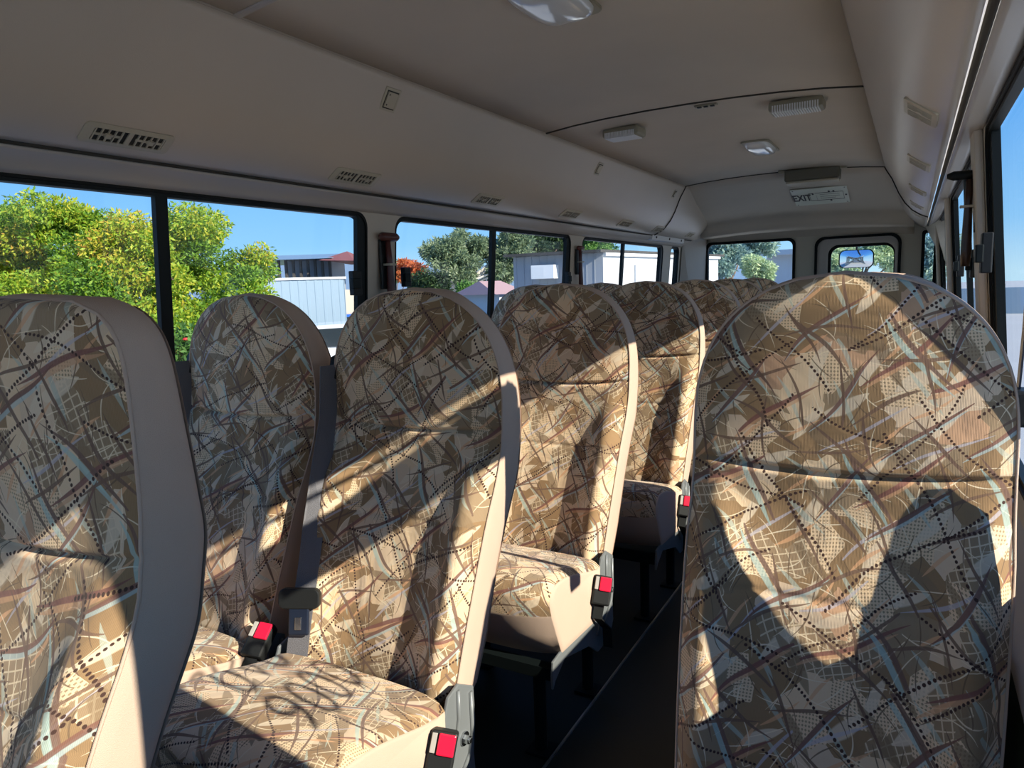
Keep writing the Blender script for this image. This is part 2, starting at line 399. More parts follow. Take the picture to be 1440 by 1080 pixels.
# ---------------------------------------------------------------- the bus body
CX = -.81
YB0, YB1 = -1.2, 6.47
def wallX(side, z):            # inner face, leaning inwards at the top
    return CX + side*(.945 + (.29-z)*.075)
SILLS, HEADS = {-1: -.45, 1: -.41}, {-1: .285, 1: .335}
SEG = {  # openings along the bus: (y0, y1, bar y)
    -1: [(-1.05, .26, None), (.40, 2.075, 1.25), (2.235, 3.875, 3.0), (4.035, 5.655, 4.77), (5.85, 6.10, None)],
    1: [(-1.05, .34, None), (.495, 2.075, None), (2.235, 3.875, 3.05), (4.035, 5.655, 4.85), (5.80, 6.15, None)]}
names = {-1: 'left', 1: 'right'}
wn = 0
for side in (-1, 1):
    P = lambda p, s=side: (wallX(s, p[1]), p[0], p[1])
    SILL, HEAD = SILLS[side], HEADS[side]
    outer = [(YB0, -.95), (YB1, -.95), (YB1, .355), (YB0, .355)]
    holes = [rrect(y0, SILL, y1, HEAD, .055) for y0, y1, _ in SEG[side]]
    wo = sheet('wall_'+names[side], outer, holes, P, 'pillar', .035 if side < 0 else .018, (side, 0, 0), kind='structure')
    # lower side panel below the sill
    lp = MB().prism([(YB0, -1.15), (YB1, -1.15), (YB1, -.76), (YB0, -.76)], 'X', wallX(side, -.76)-side*.012, wallX(side, -.76)+side*.03)
    lp.build('trim_lower_'+names[side], 'underpanel_shade', kind='structure')
    MB().prism([(YB0, -.76), (YB1, -.76), (YB1, SILL-.02), (YB0, SILL-.02)], 'X', wallX(side, -.6)-side*.010, wallX(side, -.6)+side*.02).build('trim_panel_'+names[side], 'lowerwall', kind='structure')
    for i, (y0, y1, bar) in enumerate(SEG[side]):
        wn += 1
        yc = (y0+y1)/2
        win = structure('window_%d' % wn, (wallX(side, SILL), yc, SILL))
        org = (wallX(side, SILL), yc, SILL)
        ring('window_frame', rrect(y0, SILL, y1, HEAD, .055), .008, P, 'rubber', .0, .045 if side < 0 else .022, (side, 0, 0), win)
        ring('sash_frame', rrect(y0+.007, SILL+.007, y1-.007, HEAD-.007, .045), .010, P, 'blackmetal', .006, .036 if side < 0 else .024, (side, 0, 0), win)
        if y1-y0 > .6:
            for yy in ([y1-.03] if side < 0 else [y0+.03, y1-.03]):
                b = MB().prism([(yy-.022, SILL+.015), (yy+.022, SILL+.015), (yy+.022, HEAD-.010), (yy-.022, HEAD-.010)], 'X', -.006, .012).build('end_bar', 'blackmetal', win)
                for v in b.data.vertices: v.co = Vector((wallX(side, v.co.z)+v.co.x+side*.016, v.co.y, v.co.z))-Vector(org)
        if bar:
            b = MB().prism([(bar-.018, SILL+.015), (bar+.018, SILL+.015), (bar+.018, HEAD-.010), (bar-.018, HEAD-.010)], 'X', -.008, .010).build('sliding_bar', 'blackmetal', win)
            for v in b.data.vertices: v.co = Vector((wallX(side, v.co.z)+v.co.x+side*.016, v.co.y, v.co.z))-Vector(org)
        g = MB(); a = [P((y, z)) for y, z in ((y0+.02, SILL+.02), (y1-.02, SILL+.02), (y1-.02, HEAD-.02), (y0+.02, HEAD-.02))]
        q = [(x+side*.022, y, z) for x, y, z in a]+[(x+side*.027, y, z) for x, y, z in a]
        g.add(q, [(0, 1, 2, 3), (7, 6, 5, 4), (0, 4, 5, 1), (1, 5, 6, 2), (2, 6, 7, 3), (3, 7, 4, 0)]).build('pane', 'glass', win, org)

# roof and coves share one lengthwise profile (distance from the centre line, height)
PROF = [(.945, .287), (.935, .300), (.915, .318), (.893, .330), (.885, .334), (.878, .345), (.86, .352), (.83, .367), (.79, .395), (.75, .44), (.715, .50), (.675, .59), (.640, .648), (.630, .668)]
ROOF = [(.630, .668), (.50, .682), (.35, .692), (.18, .698), (0, .70)]
def extrude_profile(name, prof, y0, y1, m, sides=(-1, 1), th=.02, kind='structure', ny=24, smooth=True):
    for s in sides:
        n = len(prof); vs = []; ys = [y0+(y1-y0)*k/ny for k in range(ny+1)]
        for y in ys: vs += [(CX+s*x, y, z) for x, z in prof]
        fs = [(k*n+i, k*n+i+1, (k+1)*n+i+1, (k+1)*n+i) for k in range(ny) for i in range(n-1)]
        o = mesh_obj(name+('_left' if s < 0 else '_right') if len(sides) > 1 else name, vs, fs, m, smooth=smooth, kind=kind)
        so_ = o.modifiers.new('solid', 'SOLIDIFY'); so_.thickness = th; so_.offset = -s if False else 0
    return o
RAIL = PROF[:5]; COVE = PROF[5:]
extrude_profile('trim_rail_left', RAIL, YB0, YB1, 'rail', sides=(-1,), th=.006)
extrude_profile('trim_rail_right', [(.943, .338), (.925, .336), (.905, .335), (.893, .334)], YB0, YB1, 'rail', sides=(1,), th=.006)
extrude_profile('trim_rail_gap', [(.890, .333), (.882, .345)], YB0, YB1, 'seam', th=.004)
extrude_profile('trim_cove', COVE, YB0, YB1, 'cove', th=.006)
full = [(-x, z) for x, z in ROOF[:-1]]+[(x, z) for x, z in ROOF[::-1]]
def roof(name, y0, y1, dz=0, m='headliner', ny=16):
    n = len(full); vs = []
    for k in range(ny+1): vs += [(CX+x, y0+(y1-y0)*k/ny, z+dz) for x, z in full]
    fs = [(k*n+i, k*n+i+1, (k+1)*n+i+1, (k+1)*n+i) for k in range(ny) for i in range(n-1)]
    o = mesh_obj(name, vs, fs, m, smooth=True, kind='structure'); s_ = o.modifiers.new('s', 'SOLIDIFY'); s_.thickness = .006; s_.offset = 0
    return o
roof('ceiling', YB0, 5.15)
# seams: thin dark gaps of the liner
def seam(name, pts, r=.0028):
    return MB().tube(pts, r, 6).build(name, 'seam', kind='structure')
for s in (-1, 1): seam('trim_seam_'+names[s], [(CX+s*.632, YB0, .662), (CX+s*.632, 5.15, .662)], .0022)
seam('trim_cross_seam', [(CX+x, 2.93, z-.0035) for x, z in full], .005)
seam('trim_panel_seam', [(CX+x, 5.15, z-.0035) for x, z in full], .005)
for s in (-1, 1): seam('trim_cove_seam_'+names[s], [(CX+s*(x-.004), 5.15+.12*(.67-z), z-.004) for x, z in COVE], .0045)
MB().tube([(CX+x, 1.27, z-.004) for x, z in full], .012, 8, flat=(.35, 1)).build('trim_cross_strip', 'rail', kind='structure')
MB().prism([(-1.82, YB0-.02), (.20, YB0-.02), (.20, YB1+.05), (-1.82, YB1+.05)], 'Z', .74, .76).build('roof_panel', 'white', kind='structure')
# rear roof panel that dips towards the tail, then the lip over the rear windows
nx = 24; rp_ = [(5.15, .700), (5.35, .672), (5.6, .625), (5.85, .578), (6.05, .540), (6.15, .520), (6.20, .503), (6.225, .478), (6.235, .44), (6.24, .405), (6.26, .393), (6.35, .388), (6.45, .385), (6.455, .33)]
vs = []
for y, z in rp_:
    for k in range(nx+1):
        x = -.80+1.6*k/nx; zz = z-(.045*(abs(x)/.8)**2.2)*min(1, (y-5.15)/1.0+.70)
        if z < .40: zz = z-.03*(abs(x)/.8)**2.2
        vs.append((CX+x, y, zz))
fs = [(a*(nx+1)+k, a*(nx+1)+k+1, (a+1)*(nx+1)+k+1, (a+1)*(nx+1)+k) for a in range(len(rp_)-1) for k in range(nx)]
o = mesh_obj('trim_rear_roof_panel', vs, fs, 'headliner', smooth=True, kind='structure'); s_ = o.modifiers.new('s', 'SOLIDIFY'); s_.thickness = .006
seam('trim_rear_seam', [(CX+x, 6.226, .462-.045*(abs(x)/.8)**2.2) for x in [-.6+1.2*k/20 for k in range(21)]], .0022)

# rear wall with the left window, the emergency door and the narrow right window
RY = 6.45
PR = lambda p: (p[0], RY, p[1])
rw = rrect(-1.62, -.42, -.872, .325, .05); rd = rrect(-.722, -.95, -.092, .318, .075, rb=.02); rn = rrect(.045, -.42, .150, .325, .02)
sheet('wall_rear', [(wallX(-1, -1.15), -1.16), (wallX(1, -1.15), -1.16), (wallX(1, .42), .42), (wallX(-1, .42), .42)], [rw, rd, rn], PR, 'shell', .04, (0, 1, 0), kind='structure')
def pane_y(parent, x0, z0, x1, z1, y):
    org = tuple(Vector(parent.location)-Vector((SX, 0, SZ)))
    MB().box((x0, y, z0), (x1, y+.005, z1)).build('pane', 'glass', parent, org)
for loop, x0, x1 in ((rw, -1.61, -.88), (rn, .05, .145)):
    wn += 1; win = structure('window_%d' % wn, ((x0+x1)/2, RY, -.42))
    ring('window_frame', loop, .022, PR, 'rubber', -.012, .03, (0, 1, 0), win); pane_y(win, x0, -.41, x1, .315, RY+.012)
dr = structure('door_1', (-.407, RY, -.95))
ring('door_seal', rd, .020, PR, 'rubber', -.02, .04, (0, 1, 0), dr)
dw = rrect(-.622, -.40, -.118, .250, .075)
dp = sheet('door_panel', rrect(-.705, -.93, -.108+.002, .302, .06, rb=.02), [rrect(-.615, -.40, -.124, .243, .070)], lambda p: (p[0], RY+.004, p[1]), 'rail', .03, (0, 1, 0), parent=dr)
ring('window_rim', rrect(-.640, -.42, -.115, .268, .085), .02, PR, 'rail', -.012, .006, (0, 1, 0), dr)
ring('window_seal', dw, .024, PR, 'rubber', -.004, .03, (0, 1, 0), dr); pane_y(dr, -.61, -.39, -.13, .24, RY+.016)
for k_, (pa, pb) in enumerate(((.36, .475), (2.09, 2.22), (3.89, 4.02), (5.67, 5.79))):
    MB().prism([(wallX(1, -.45), -.45), (wallX(1, .34), .34), (wallX(1, .34)-.020, .34), (wallX(1, -.45)-.020, -.45)], 'Y', pa, pb).build('trim_pillar_right', 'pillar', kind='structure', bev=.008)
t = thing('rail_end_cap', (-1.70, 5.6, .315), 'white end cap with three dark screws on the rail by the rear left corner', 'rail cap')
MB().prism([(-.035, -.008), (-.028, .030), (.010, .034), (.004, -.006)], 'Y', -.42, .42).build('cap', 'white', t, bev=.003, local=True)
for yy in (-.33, 0, .33): MB().tube([(.006, yy, .014), (.012, yy, .0135)], .008, 8).build('screw', 'ink', t, local=True)
# corner posts at the tail
for s, nm in ((-1, 'left'), (1, 'right')):
    mb = MB()
    if s < 0:
        ps = [(wallX(-1, .36)+.01, 6.14, .36), (CX-.80, 6.43, .36), (CX-.84, 6.43, -.9), (wallX(-1, -.9)+.01, 6.14, -.9)]
    else:
        ps = [(.145, 5.2, .35), (.05, 6.3, .37), (.26, 6.3, -.06), (.235, 5.2, -.06)]
    vs = ps+[(x-s*.0+0, y+.02, z) for x, y, z in ps]
    mb.add(vs, [(0, 1, 2, 3), (7, 6, 5, 4), (0, 4, 5, 1), (1, 5, 6, 2), (2, 6, 7, 3), (3, 7, 4, 0)]).build('trim_corner_'+nm, 'rail' if s < 0 else 'shell', kind='structure')

# floor
MB().box((wallX(-1, -1.15), YB0, -1.20), (wallX(1, -1.15), YB1, -1.15)).build('floor', 'floor', kind='structure')
MB().box((-.733, -.3, -1.15), (-.728, 5.9, -1.145)).build('trim_aisle_strip', 'alu', kind='structure')
# front of the bus behind the lens: bulkhead with a wide windscreen
sheet('wall_front', [(wallX(-1, -1.15), -1.15), (wallX(1, -1.15), -1.15), (wallX(1, .70), .70), (wallX(-1, .70), .70)], [rrect(-1.6, -.55, -.05, .30, .08)], lambda p: (p[0], YB0, p[1]), 'shell', -.03, (0, 1, 0), kind='structure')

# ---------------------------------------------------------------- seats (local coordinates: x across, y back, z above the floor)
def interp(tab, z):
    if z <= tab[0][0]: return tab[0][1]
    for (a, fa), (b, fb) in zip(tab, tab[1:]):
        if z <= b:
            t = (z-a)/(b-a); return fa+(fb-fa)*t
    return tab[-1][1]
def smooth_tab(tab, n=3):
    zs = np.linspace(tab[0][0], tab[-1][0], 160); ys = np.array([interp(tab, z) for z in zs])
    k = np.ones(9)/9
    yp = np.concatenate([2*ys[0]-ys[4:0:-1], ys, 2*ys[-1]-ys[-2:-6:-1]])
    ys = np.convolve(yp, k, 'valid'); return list(zip(zs, ys))
FRONT = smooth_tab([(-.785, -.010), (-.746, 0), (-.668, .024), (-.568, .060), (-.466, .099), (-.389, .137), (-.336, .158), (-.236, .171), (-.182, .172), (-.106, .172), (0, .170)])
BACK = smooth_tab([(-.785, .070), (-.706, .106), (-.57, .146), (-.49, .179), (-.384, .235), (-.28, .256), (-.20, .248), (-.13, .240), (-.05, .232), (0, .226)])
TOPX = [2.6, 2.2]              # how square the shoulders are
def halfw(z):
    if z > -.25: return .224*max(0, 1-((z+.25)/.25)**TOPX[0])**(1/TOPX[1])
    return interp([(-.785, .203), (-.6, .214), (-.40, .224), (-.25, .224)], z)
def sm(a, b, x):
    t = max(0, min(1, (x-a)/(b-a))); return t*t*(3-2*t)
def face_y(u, z, w):           # front cushion relief: side bolsters below the shoulders, rounded head part above
    y = interp(FRONT, z)
    low = 1-sm(-.43, -.29, z); au = abs(u)
    ridge = math.exp(-((au-.82)/.15)**2)
    y -= low*(.030*ridge) - low*.012*(1-sm(.3, .7, au))
    hi = sm(-.42, -.2, z)
    y -= hi*.022*(1-au**2.2)*min(1, w/.15)
    y -= .012*(1-au**8)*(1-hi)
    y += .006*sm(.86, 1.0, au)*(1-.4*hi)
    for zc, dp_, wd in ((-.290, .011, .0045), (-.470, .004, .005)): y += dp_*(1-.85*au**5)*math.exp(-((z-zc+.012*(1-u*u)-.006)/wd)**2)
    return y
def make_seat():
    nu = 44
    zs = list(np.linspace(-.785, -.50, 22))+list(np.linspace(-.49, -.455, 10))+list(np.linspace(-.44, -.315, 12))+list(np.linspace(-.312, -.268, 18))+list(np.linspace(-.26, -.10, 16))
    zs += [-.10*(math.cos(math.pi/2*k/22)) for k in range(1, 23)]
    zs = sorted(set(round(z, 5) for z in zs)); H = SZ
    root = thing('bus_seat', (0, 0, 0), local=True)
    V, F, UV = [], [], []
    n = nu+1
    for z in zs:
        w = max(halfw(z), .0005); row = []
        for k in range(n):
            u = -math.cos(math.pi*k/nu)*.35+(-1+2*k/nu)*.65
            row.append((u*w, face_y(u, z, w), z+H))
        L = [0]
        for p, q in zip(row, row[1:]): L.append(L[-1]+math.hypot(q[0]-p[0], q[1]-p[1]))
        V += row; UV += [(l-L[nu//2], z*1.03) for l in L]
    for a in range(len(zs)-1):
        for k in range(nu): F.append((a*n+k, a*n+k+1, (a+1)*n+k+1, (a+1)*n+k))
    # rolled lower edge of the cover
    base = len(V)
    for j, (dy, dz) in enumerate(((.006, -.010), (.022, -.016), (.05, -.016))):
        for k in range(n):
            x, y, z = V[k]; V.append((x*.99, y+dy, z+dz)); UV.append((x, UV[k][1]-.012*(j+1)))
    for j in range(3):
        for k in range(nu):
            lo = base+(j-1)*n if j else 0
            F.append((base+j*n+k, base+j*n+k+1, lo+k+1, lo+k))
    mesh_obj('backrest', V, F, 'moquette', root, smooth=True, uv=UV, local=True)
    # beige gusset round both sides and over the top
    V, F = [], []
    path = [(z, -1) for z in zs]+[(z, 1) for z in zs[::-1][1:]]
    prof = [(0, 0), (.04, .0025), (.25, .004), (.5, .005), (.8, .004), (.94, 0), (1, -.006)]
    for z, s in path:
        w = max(halfw(z), .0005); yf = face_y(s, z, w); yb = interp(BACK, z)
        # outward direction in the x-z plane
        dz = .004; w2 = halfw(min(0, z+dz)); w1 = halfw(z-dz); tx, tz = (w2-w1), (min(0, z+dz)-(z-dz)); L = math.hypot(tx, tz); ox, oz = tz/L, -tx/L
        for t, b in prof: V.append((s*(w+ox*b), yf+(yb-yf)*t, z+oz*b+H))
    m_ = len(prof)
    for a in range(len(path)-1):
        for k in range(m_-1): F.append((a*m_+k, a*m_+k+1, (a+1)*m_+k+1, (a+1)*m_+k))
    o = mesh_obj('backrest_side_panel', V, F, 'beige', root, smooth=True, local=True)
    # plain back of the backrest
    V, F = [], []
    for z in zs:
        w = max(halfw(z), .0005)
        for k in range(13):
            u = -1+k/6; V.append((u*w, interp(BACK, z)+.014*(1-u**4)*min(1, w/.1), z+H-.006*(z > -.01)))
    for a in range(len(zs)-1):
        for k in range(12): F.append((a*13+k, a*13+k+1, (a+1)*13+k+1, (a+1)*13+k))
    mesh_obj('backrest_rear_cover', V, F, 'beige', root, smooth=True, local=True)
    # piping along the seam
    pts = []
    for z, s in path[::2]:
        w = max(halfw(z), .0005); pts.append((s*(w+.001), face_y(s, z, w), z+H+.0005))
    MB().tube(pts, .0022, 6).build('piping', 'beige', root, smooth=True, local=True)
    # seat cushion: closed sections across the width
    V, F, UV = [], [], []; us = [-1+2*k/24 for k in range(25)]; us = [math.copysign(abs(u)**.8, u) for u in us]
    W = .220; secs = []
    def prof_c(u):
        au = abs(u); sh = sm(.9, 1, au); fy = -.405+.030*au**4
        crown = .010*(1-au**2); drop = .012*sh
        P_ = []; yr = -.045-.02*au**4
        for k in range(13):
            t = k/12; y = yr+(fy+.045-yr)*t; z = -.752+.058*sm(0, 1, t**.9)+crown*math.sin(math.pi*min(1, t*1.05))-drop
            P_.append((y, z, 0))
        y1, z1, _ = P_[-1]
        for k in range(1, 8):
            a = math.pi/2*k/7; P_.append((y1-.045*math.sin(a), z1-.038*(1-math.cos(a)), 0))
        y2, z2, _ = P_[-1]
        P_.append((y2+.009, -.775-.010*(1-au), 0)); npat = len(P_)
        P_ += [(y2+.010, -.780-.010*(1-au), 1), (y2+.034, -.835, 1), (y2+.060, -.893, 1), (-.10, -.905, 1), (yr, -.87, 1)]
        return P_, npat
    for u in us:
        P_, npat = prof_c(u); secs.append([(u*W, y, z+H) for y, z, _ in P_])
    m_ = len(secs[0])
    def sheet_part(name, i0, i1, mt, uvs):
        V, F, UV = [], [], []
        for a, s in enumerate(secs):
            L = 0
            for i in range(i0, i1+1):
                if i > i0: L += math.dist(s[i], s[i-1])
                V.append(s[i % m_]); UV.append((s[i % m_][0], -L+.9))
        k_ = i1-i0+1
        for a in range(len(secs)-1):
            for i in range(k_-1): F.append((a*k_+i, (a+1)*k_+i, (a+1)*k_+i+1, a*k_+i+1))
        return mesh_obj(name, V, F, mt, root, smooth=True, uv=UV if uvs else None, local=True)
    sheet_part('cushion', 0, npat-1, 'moquette', True)
    sheet_part('cushion_skirt', npat-1, m_-1, 'beige', False)
    for s in (0, -1):
        V, F = [], []; b0 = 0; ps = secs[s]; sx_ = .004 if s else -.004
        cy = sum(p[1] for p in ps)/m_; cz = sum(p[2] for p in ps)/m_
        for sc_, dx in ((1, 0), (.97, .7), (.85, 1), (.02, 1)):
            for p in ps: V.append((p[0]+sx_*dx, cy+(p[1]-cy)*sc_, cz+(p[2]-cz)*sc_))
        for r_ in range(3):
            for i in range(m_):
                j = (i+1) % m_; F.append((b0+r_*m_+i, b0+r_*m_+j, b0+(r_+1)*m_+j, b0+(r_+1)*m_+i))
        F.append(tuple(3*m_+i for i in range(m_)))
        mesh_obj('cushion_side_panel', V, F, 'beige', root, smooth=True, local=True)
    # steel side frames with the recliner hinge
    fr = [(-.025, -.745), (.010, -.735), (.060, -.765), (.062, -.83), (.052, -.90), (.056, -.955), (.030, -1.00), (-.06, -1.0), (-.12, -.955), (-.27, -.915), (-.325, -.945), (-.338, -.962), (-.340, -.93), (-.335, -.893), (-.14, -.865), (-.06, -.82)]
    for s in (-1, 1):
        pl = MB().prism([(y-.028, z+H) for y, z in fr], 'X', s*.214, s*.221).build('side_frame', 'grey_metal', root, bev=.002, local=True)
        for path_ in ([(.004, -.745), (.003, -.80), (-.012, -.85), (-.05, -.90), (-.07, -.945)], [(.046, -.77), (.046, -.85), (.035, -.89), (-.02, -.935)]):
            MB().tube([(s*.2225, y-.028, z+H) for y, z in path_], .0045, 8).build('frame_rib', 'grey_metal', pl, smooth=True, local=True)
        bo = MB().tube([(s*.221, -.010, -.850+H), (s*.225, -.010, -.850+H)], .0135, 18); bo.tube([(s*.225, -.010, -.850+H), (s*.234, -.010, -.850+H)], .0085, 6); bo.tube([(s*.234, -.010, -.850+H), (s*.238, -.010, -.850+H)], .005, 12)
        bo.build('bolt', 'steel', pl, local=True)
    for y in (-.36, -.06): MB().box((-.21, y, -.945+H), (.21, y+.03, -.915+H)).build('cross_rail', 'blackmetal', root, local=True)
    for s in (-1, 1):
        for y in (-.34, -.045):
            mb = MB().tube([(s*.17, y, -.92+H), (s*.17, y+.0, -1.14+H)], .016, 10); mb.box((s*.17-.03, y-.03, .0), (s*.17+.03, y+.03, .008)); mb.build('leg', 'blackmetal', root, local=True)
    # buckle on a short stalk at the aisle side
    return root
def add_buckle(root, x, y, z, tilt=.35, yaw=.55):
    B = Matrix.Translation((x, y, z)) @ Matrix.Rotation(yaw, 4, 'Z') @ Matrix.Rotation(-tilt, 4, 'X') @ Matrix.Rotation(.22, 4, 'Y') @ Matrix.Scale(1.15, 4)
    body = MB().box((-.021, -.012, -.040), (.021, .014, .026), B).build('seatbelt_buckle', 'blackplastic', root, bev=.005, local=True)
    MB().box((-.008, -.0165, -.008), (.0185, -.0115, .0235), B).build('release_button', 'redplastic', body, bev=.0025, local=True)
    MB().box((-.0185, -.0155, -.006), (-.0105, -.0115, .0225), B).build('tongue_slot', 'rail', body, bev=.001, local=True)
    p = [B @ Vector(q) for q in ((0, 0, -.035), (0, .006, -.07))]+[Vector((x*.97, y+.05, z-.14)), Vector((x*.96, y+.06, z-.20))]
    MB().ribbon(p, B.to_3x3() @ Vector((1, 0, 0)), .026, .004).build('buckle_strap', 'blackplastic', root, local=True)
def add_belt(root, s=-1, tongue=True):
    # guide on the shoulder, webbing down the edge of the backrest, tongue
    H = SZ
    g = MB().tube([(s*.205, .250, -.165+H), (s*.222, .225, -.150+H), (s*.228, .195, -.160+H), (s*.226, .175, -.20+H)], [.015, .020, .018, .012], 12)
    g.build('belt_guide', 'blackplastic', root, smooth=True, local=True)
    pts = [(s*.222, .170, -.165), (s*.216, .152, -.28), (s*.205, .110, -.38), (s*.186, .055, -.50), (s*.172, .018, -.58), (s*.168, -.014, -.67), (s*.170, -.040, -.775)]
    MB().ribbon([(x, y-.012, z+H) for x, y, z in pts], [(.15, 1, 0), (.2, 1, 0), (.5, 1, 0), (1, .7, 0), (1, .45, 0), (1, .45, 0), (1, .45, 0)], .046, .002).build('belt_webbing', 'webbing', root, local=True)
    pts = [(s*.240, .190, -.175), (s*.246, .155, -.40), (s*.250, .085, -.60), (s*.262, .03, -.80)]
    MB().ribbon([(x, y, z+H) for x, y, z in pts], (.3, -.9, .0), .046, .002).build('belt_return_webbing', 'blue_black', root, local=True)
    if tongue:
        x, y, z = s*.169, -.008-.012, -.640+H; B = Matrix.Translation((x, y-.008, z)) @ Matrix.Rotation(.42, 4, 'Z') @ Matrix.Rotation(-.25, 4, 'X') @ Matrix.Scale(1.18, 4)
        b = MB(); lo = rrect(-.038, -.016, .038, .020, .012); n = len(lo)
        b.add([B @ Vector((p[0], -.007, p[1])) for p in lo]+[B @ Vector((p[0], .007, p[1])) for p in lo], [tuple(range(n)), tuple(range(2*n-1, n-1, -1))]+[(i, (i+1) % n, n+(i+1) % n, n+i) for i in range(n)])
        t = b.build('belt_tongue', 'blackplastic', root, bev=.003, local=True)
        MB().box((-.019, -.005, -.062), (.019, .002, -.014), B).build('latch_plate', 'blue_black', t, bev=.004, local=True)
        MB().box((-.006, -.007, -.052), (.006, .003, -.030), B).build('latch_hole', 'steel', t, bev=.001, local=True)

def copy_tree(o, parent=None):
    c = o.copy(); COL.objects.link(c); c.parent = parent
    for ch in list(o.children): copy_tree(ch, c)
    return c
TOPX[:] = [9.0, 3.4]; proto_square = make_seat(); TOPX[:] = [2.6, 2.2]
proto_aisle = make_seat()
proto_plain = copy_tree(proto_aisle)                 # seats whose belt hardware is out of view
add_buckle(proto_aisle, .244, -.110, -.800+SZ)
proto_buckled = copy_tree(proto_aisle)
add_belt(proto_aisle)
proto_window = copy_tree(proto_plain); add_belt(proto_window, tongue=False); add_buckle(proto_window, .232, -.045, -.735+SZ, .9, .5)
def place(o, x, y, label, group=None, dz=0):
    o.location = (x+SX, y, dz); tag(o, label, 'bus seat', group); return o
Y2 = 1.044; PITCH_Y = .758
XI, XO = -.936, -1.435
used = set()
def seat(proto, *a, **k):
    o = proto if proto.name not in used else copy_tree(proto); used.add(proto.name); used.add(o.name); return place(o, *a, **k)
seat(proto_square, XI-.005, Y2-.772, 'nearest bus seat, half cut off at the left picture edge', dz=.006)
seat(proto_aisle, XI, Y2, 'patterned aisle seat with a grey belt and tongue hanging down its left edge')
seat(proto_window, XO, Y2-.01, 'patterned window seat in front of the corrugated shed, red buckle on its cushion')
rowtxt = ['second', 'third', 'fourth', 'fifth', 'sixth']
for k, yy in enumerate((Y2+.742, Y2+1.535, Y2+2.285, Y2+3.02, Y2+3.78)):
    a = {0: 'patterned aisle seat directly behind the one with the hanging belt',
         1: 'patterned aisle seat with small red buckle just left of the big right-hand seat',
         2: 'shaded aisle seat top seen left of the big right-hand seat below the rear window',
         3: 'dark aisle seat top, next to last before the rear window',
         4: 'farthest dark aisle seat top, last of the row before the rear window'}[k]
    b = {0: 'window seat with dark rounded top peeking out just under the air conditioner',
         1: 'window seat top between second and third aisle seats, below the white building wall',
         2: 'window seat top peeking out beside the third aisle seat, below the sunlit white wall',
         3: 'window seat in the next to last row on the left, almost hidden',
         4: 'window seat in the last row on the left, almost hidden'}[k]
    seat(proto_buckled if k < 2 else proto_plain, XI, yy, a)
    if k < 4: seat(proto_plain, XO, yy, b)
seat(proto_plain, -.087, Y2-.064, 'large patterned seat filling the right foreground, sunlit with dark wedge shadows', dz=.002).scale[0] = .975
seat(proto_plain, -.087, Y2+.76, 'seat directly behind the large right-hand seat, only its dark top rim showing', dz=.002)

# ---------------------------------------------------------------- fittings on the left and right coves
def frame_on(p, nrm, along):
    n = Vector(nrm).normalized(); a = Vector(along).normalized(); b = n.cross(a).normalized()
    return Matrix(((a.x, b.x, n.x, p[0]), (a.y, b.y, n.y, p[1]), (a.z, b.z, n.z, p[2]), (0, 0, 0, 1)))
def pz(side, x):               # point and inward normal of the cove profile at distance x from the centre
    for (a, za), (b, zb) in zip(COVE, COVE[1:]):
        if b <= x <= a:
            t = (x-a)/(b-a); z = za+(zb-za)*t
            n = Vector((-side*(zb-za), 0, (b-a)*1.0)); n = Vector((-(zb-za)*side, 0, -(a-b))).normalized()
            return (CX+side*x, z), n
def vent(side, y, L=.22, Wd=.062, label='', xx=.815, open_=True, group='air vents on the left'):
    (x, z), n = pz(side, xx); t = thing('air_vent', (x, y, z), label, 'air vent', group)
    Mx = frame_on((0, 0, 0), n, (0, 1, 0))
    lo = rrect(-L/2, -Wd/2, L/2, Wd/2, .012); inn = rrect(-L/2+.022, -Wd/2+.012, L/2-.022, Wd/2-.012, .005); m_ = len(lo)
    mb = MB(); vs = [Mx @ Vector((p[0], p[1], h)) for h, Q in ((0, lo), (.006, lo), (.008, inn), (.001, inn)) for p in Q]
    fs = [(r_*m_+i, r_*m_+(i+1) % m_, (r_+1)*m_+(i+1) % m_, (r_+1)*m_+i) for r_ in range(3) for i in range(m_)]
    mb.add(vs, fs).build('bezel', 'ventbeige', t, local=True)
    MB().box((-L/2+.02, -Wd/2+.01, .0045), (L/2-.02, Wd/2-.01, .0052), Mx).build('duct_opening', 'dark', t, local=True)
    mb = MB().box((-.006, -Wd/2+.01, .0), (.006, Wd/2-.01, .008), Mx)
    mb.build('divider', 'ventbeige', t, local=True)
    for c in (-1, 1):
        mb = MB()
        for k in range(5):
            u = c*(L/4-.003)+(k-2)*(L*.073)
            mb.box((u-.0015, -Wd/2+.012, .001), (u+.0015, Wd/2-.012, .009), Mx)
        mb.box((c*(L/4-.003)-L*.16, -.003, .003), (c*(L/4-.003)+L*.16, .003, .0075), Mx)
        mb.box((c*(L/4-.003)-.006, -.006, .006), (c*(L/4-.003)+.008, .006, .012), Mx)
        mb.build('louvre_blades', 'ventbeige', t, local=True)
vl = [(1.08, 'long air vent on the left cove above the tree window, nearest the lens'), (1.87, 'air vent on the left cove above the end of the first window'),
      (2.72, 'air vent on the left cove above the flame coloured tree window'), (3.58, 'air vent on the left cove, fourth from the lens'),
      (4.42, 'air vent on the left cove, fifth from the lens'), (5.12, 'air vent on the left cove beside the black panel seam')]
for y, l in vl: vent(-1, y, label=l)
vr = [(2.02, 'nearest air vent on the right cove with open louvres'), (2.92, 'air vent on the right cove, second from the lens'), (3.85, 'air vent on the right cove, third from the lens'),
      (4.70, 'air vent on the right cove, fourth from the lens'), (5.35, 'farthest small air vent on the right cove by the corner')]
for y, l in vr: vent(1, y, label=l, L=.17, Wd=.085, xx=.812, group='air vents on the right')
vent(-1, 5.95, label='small air vent at the rear left corner beyond the seam', L=.17)
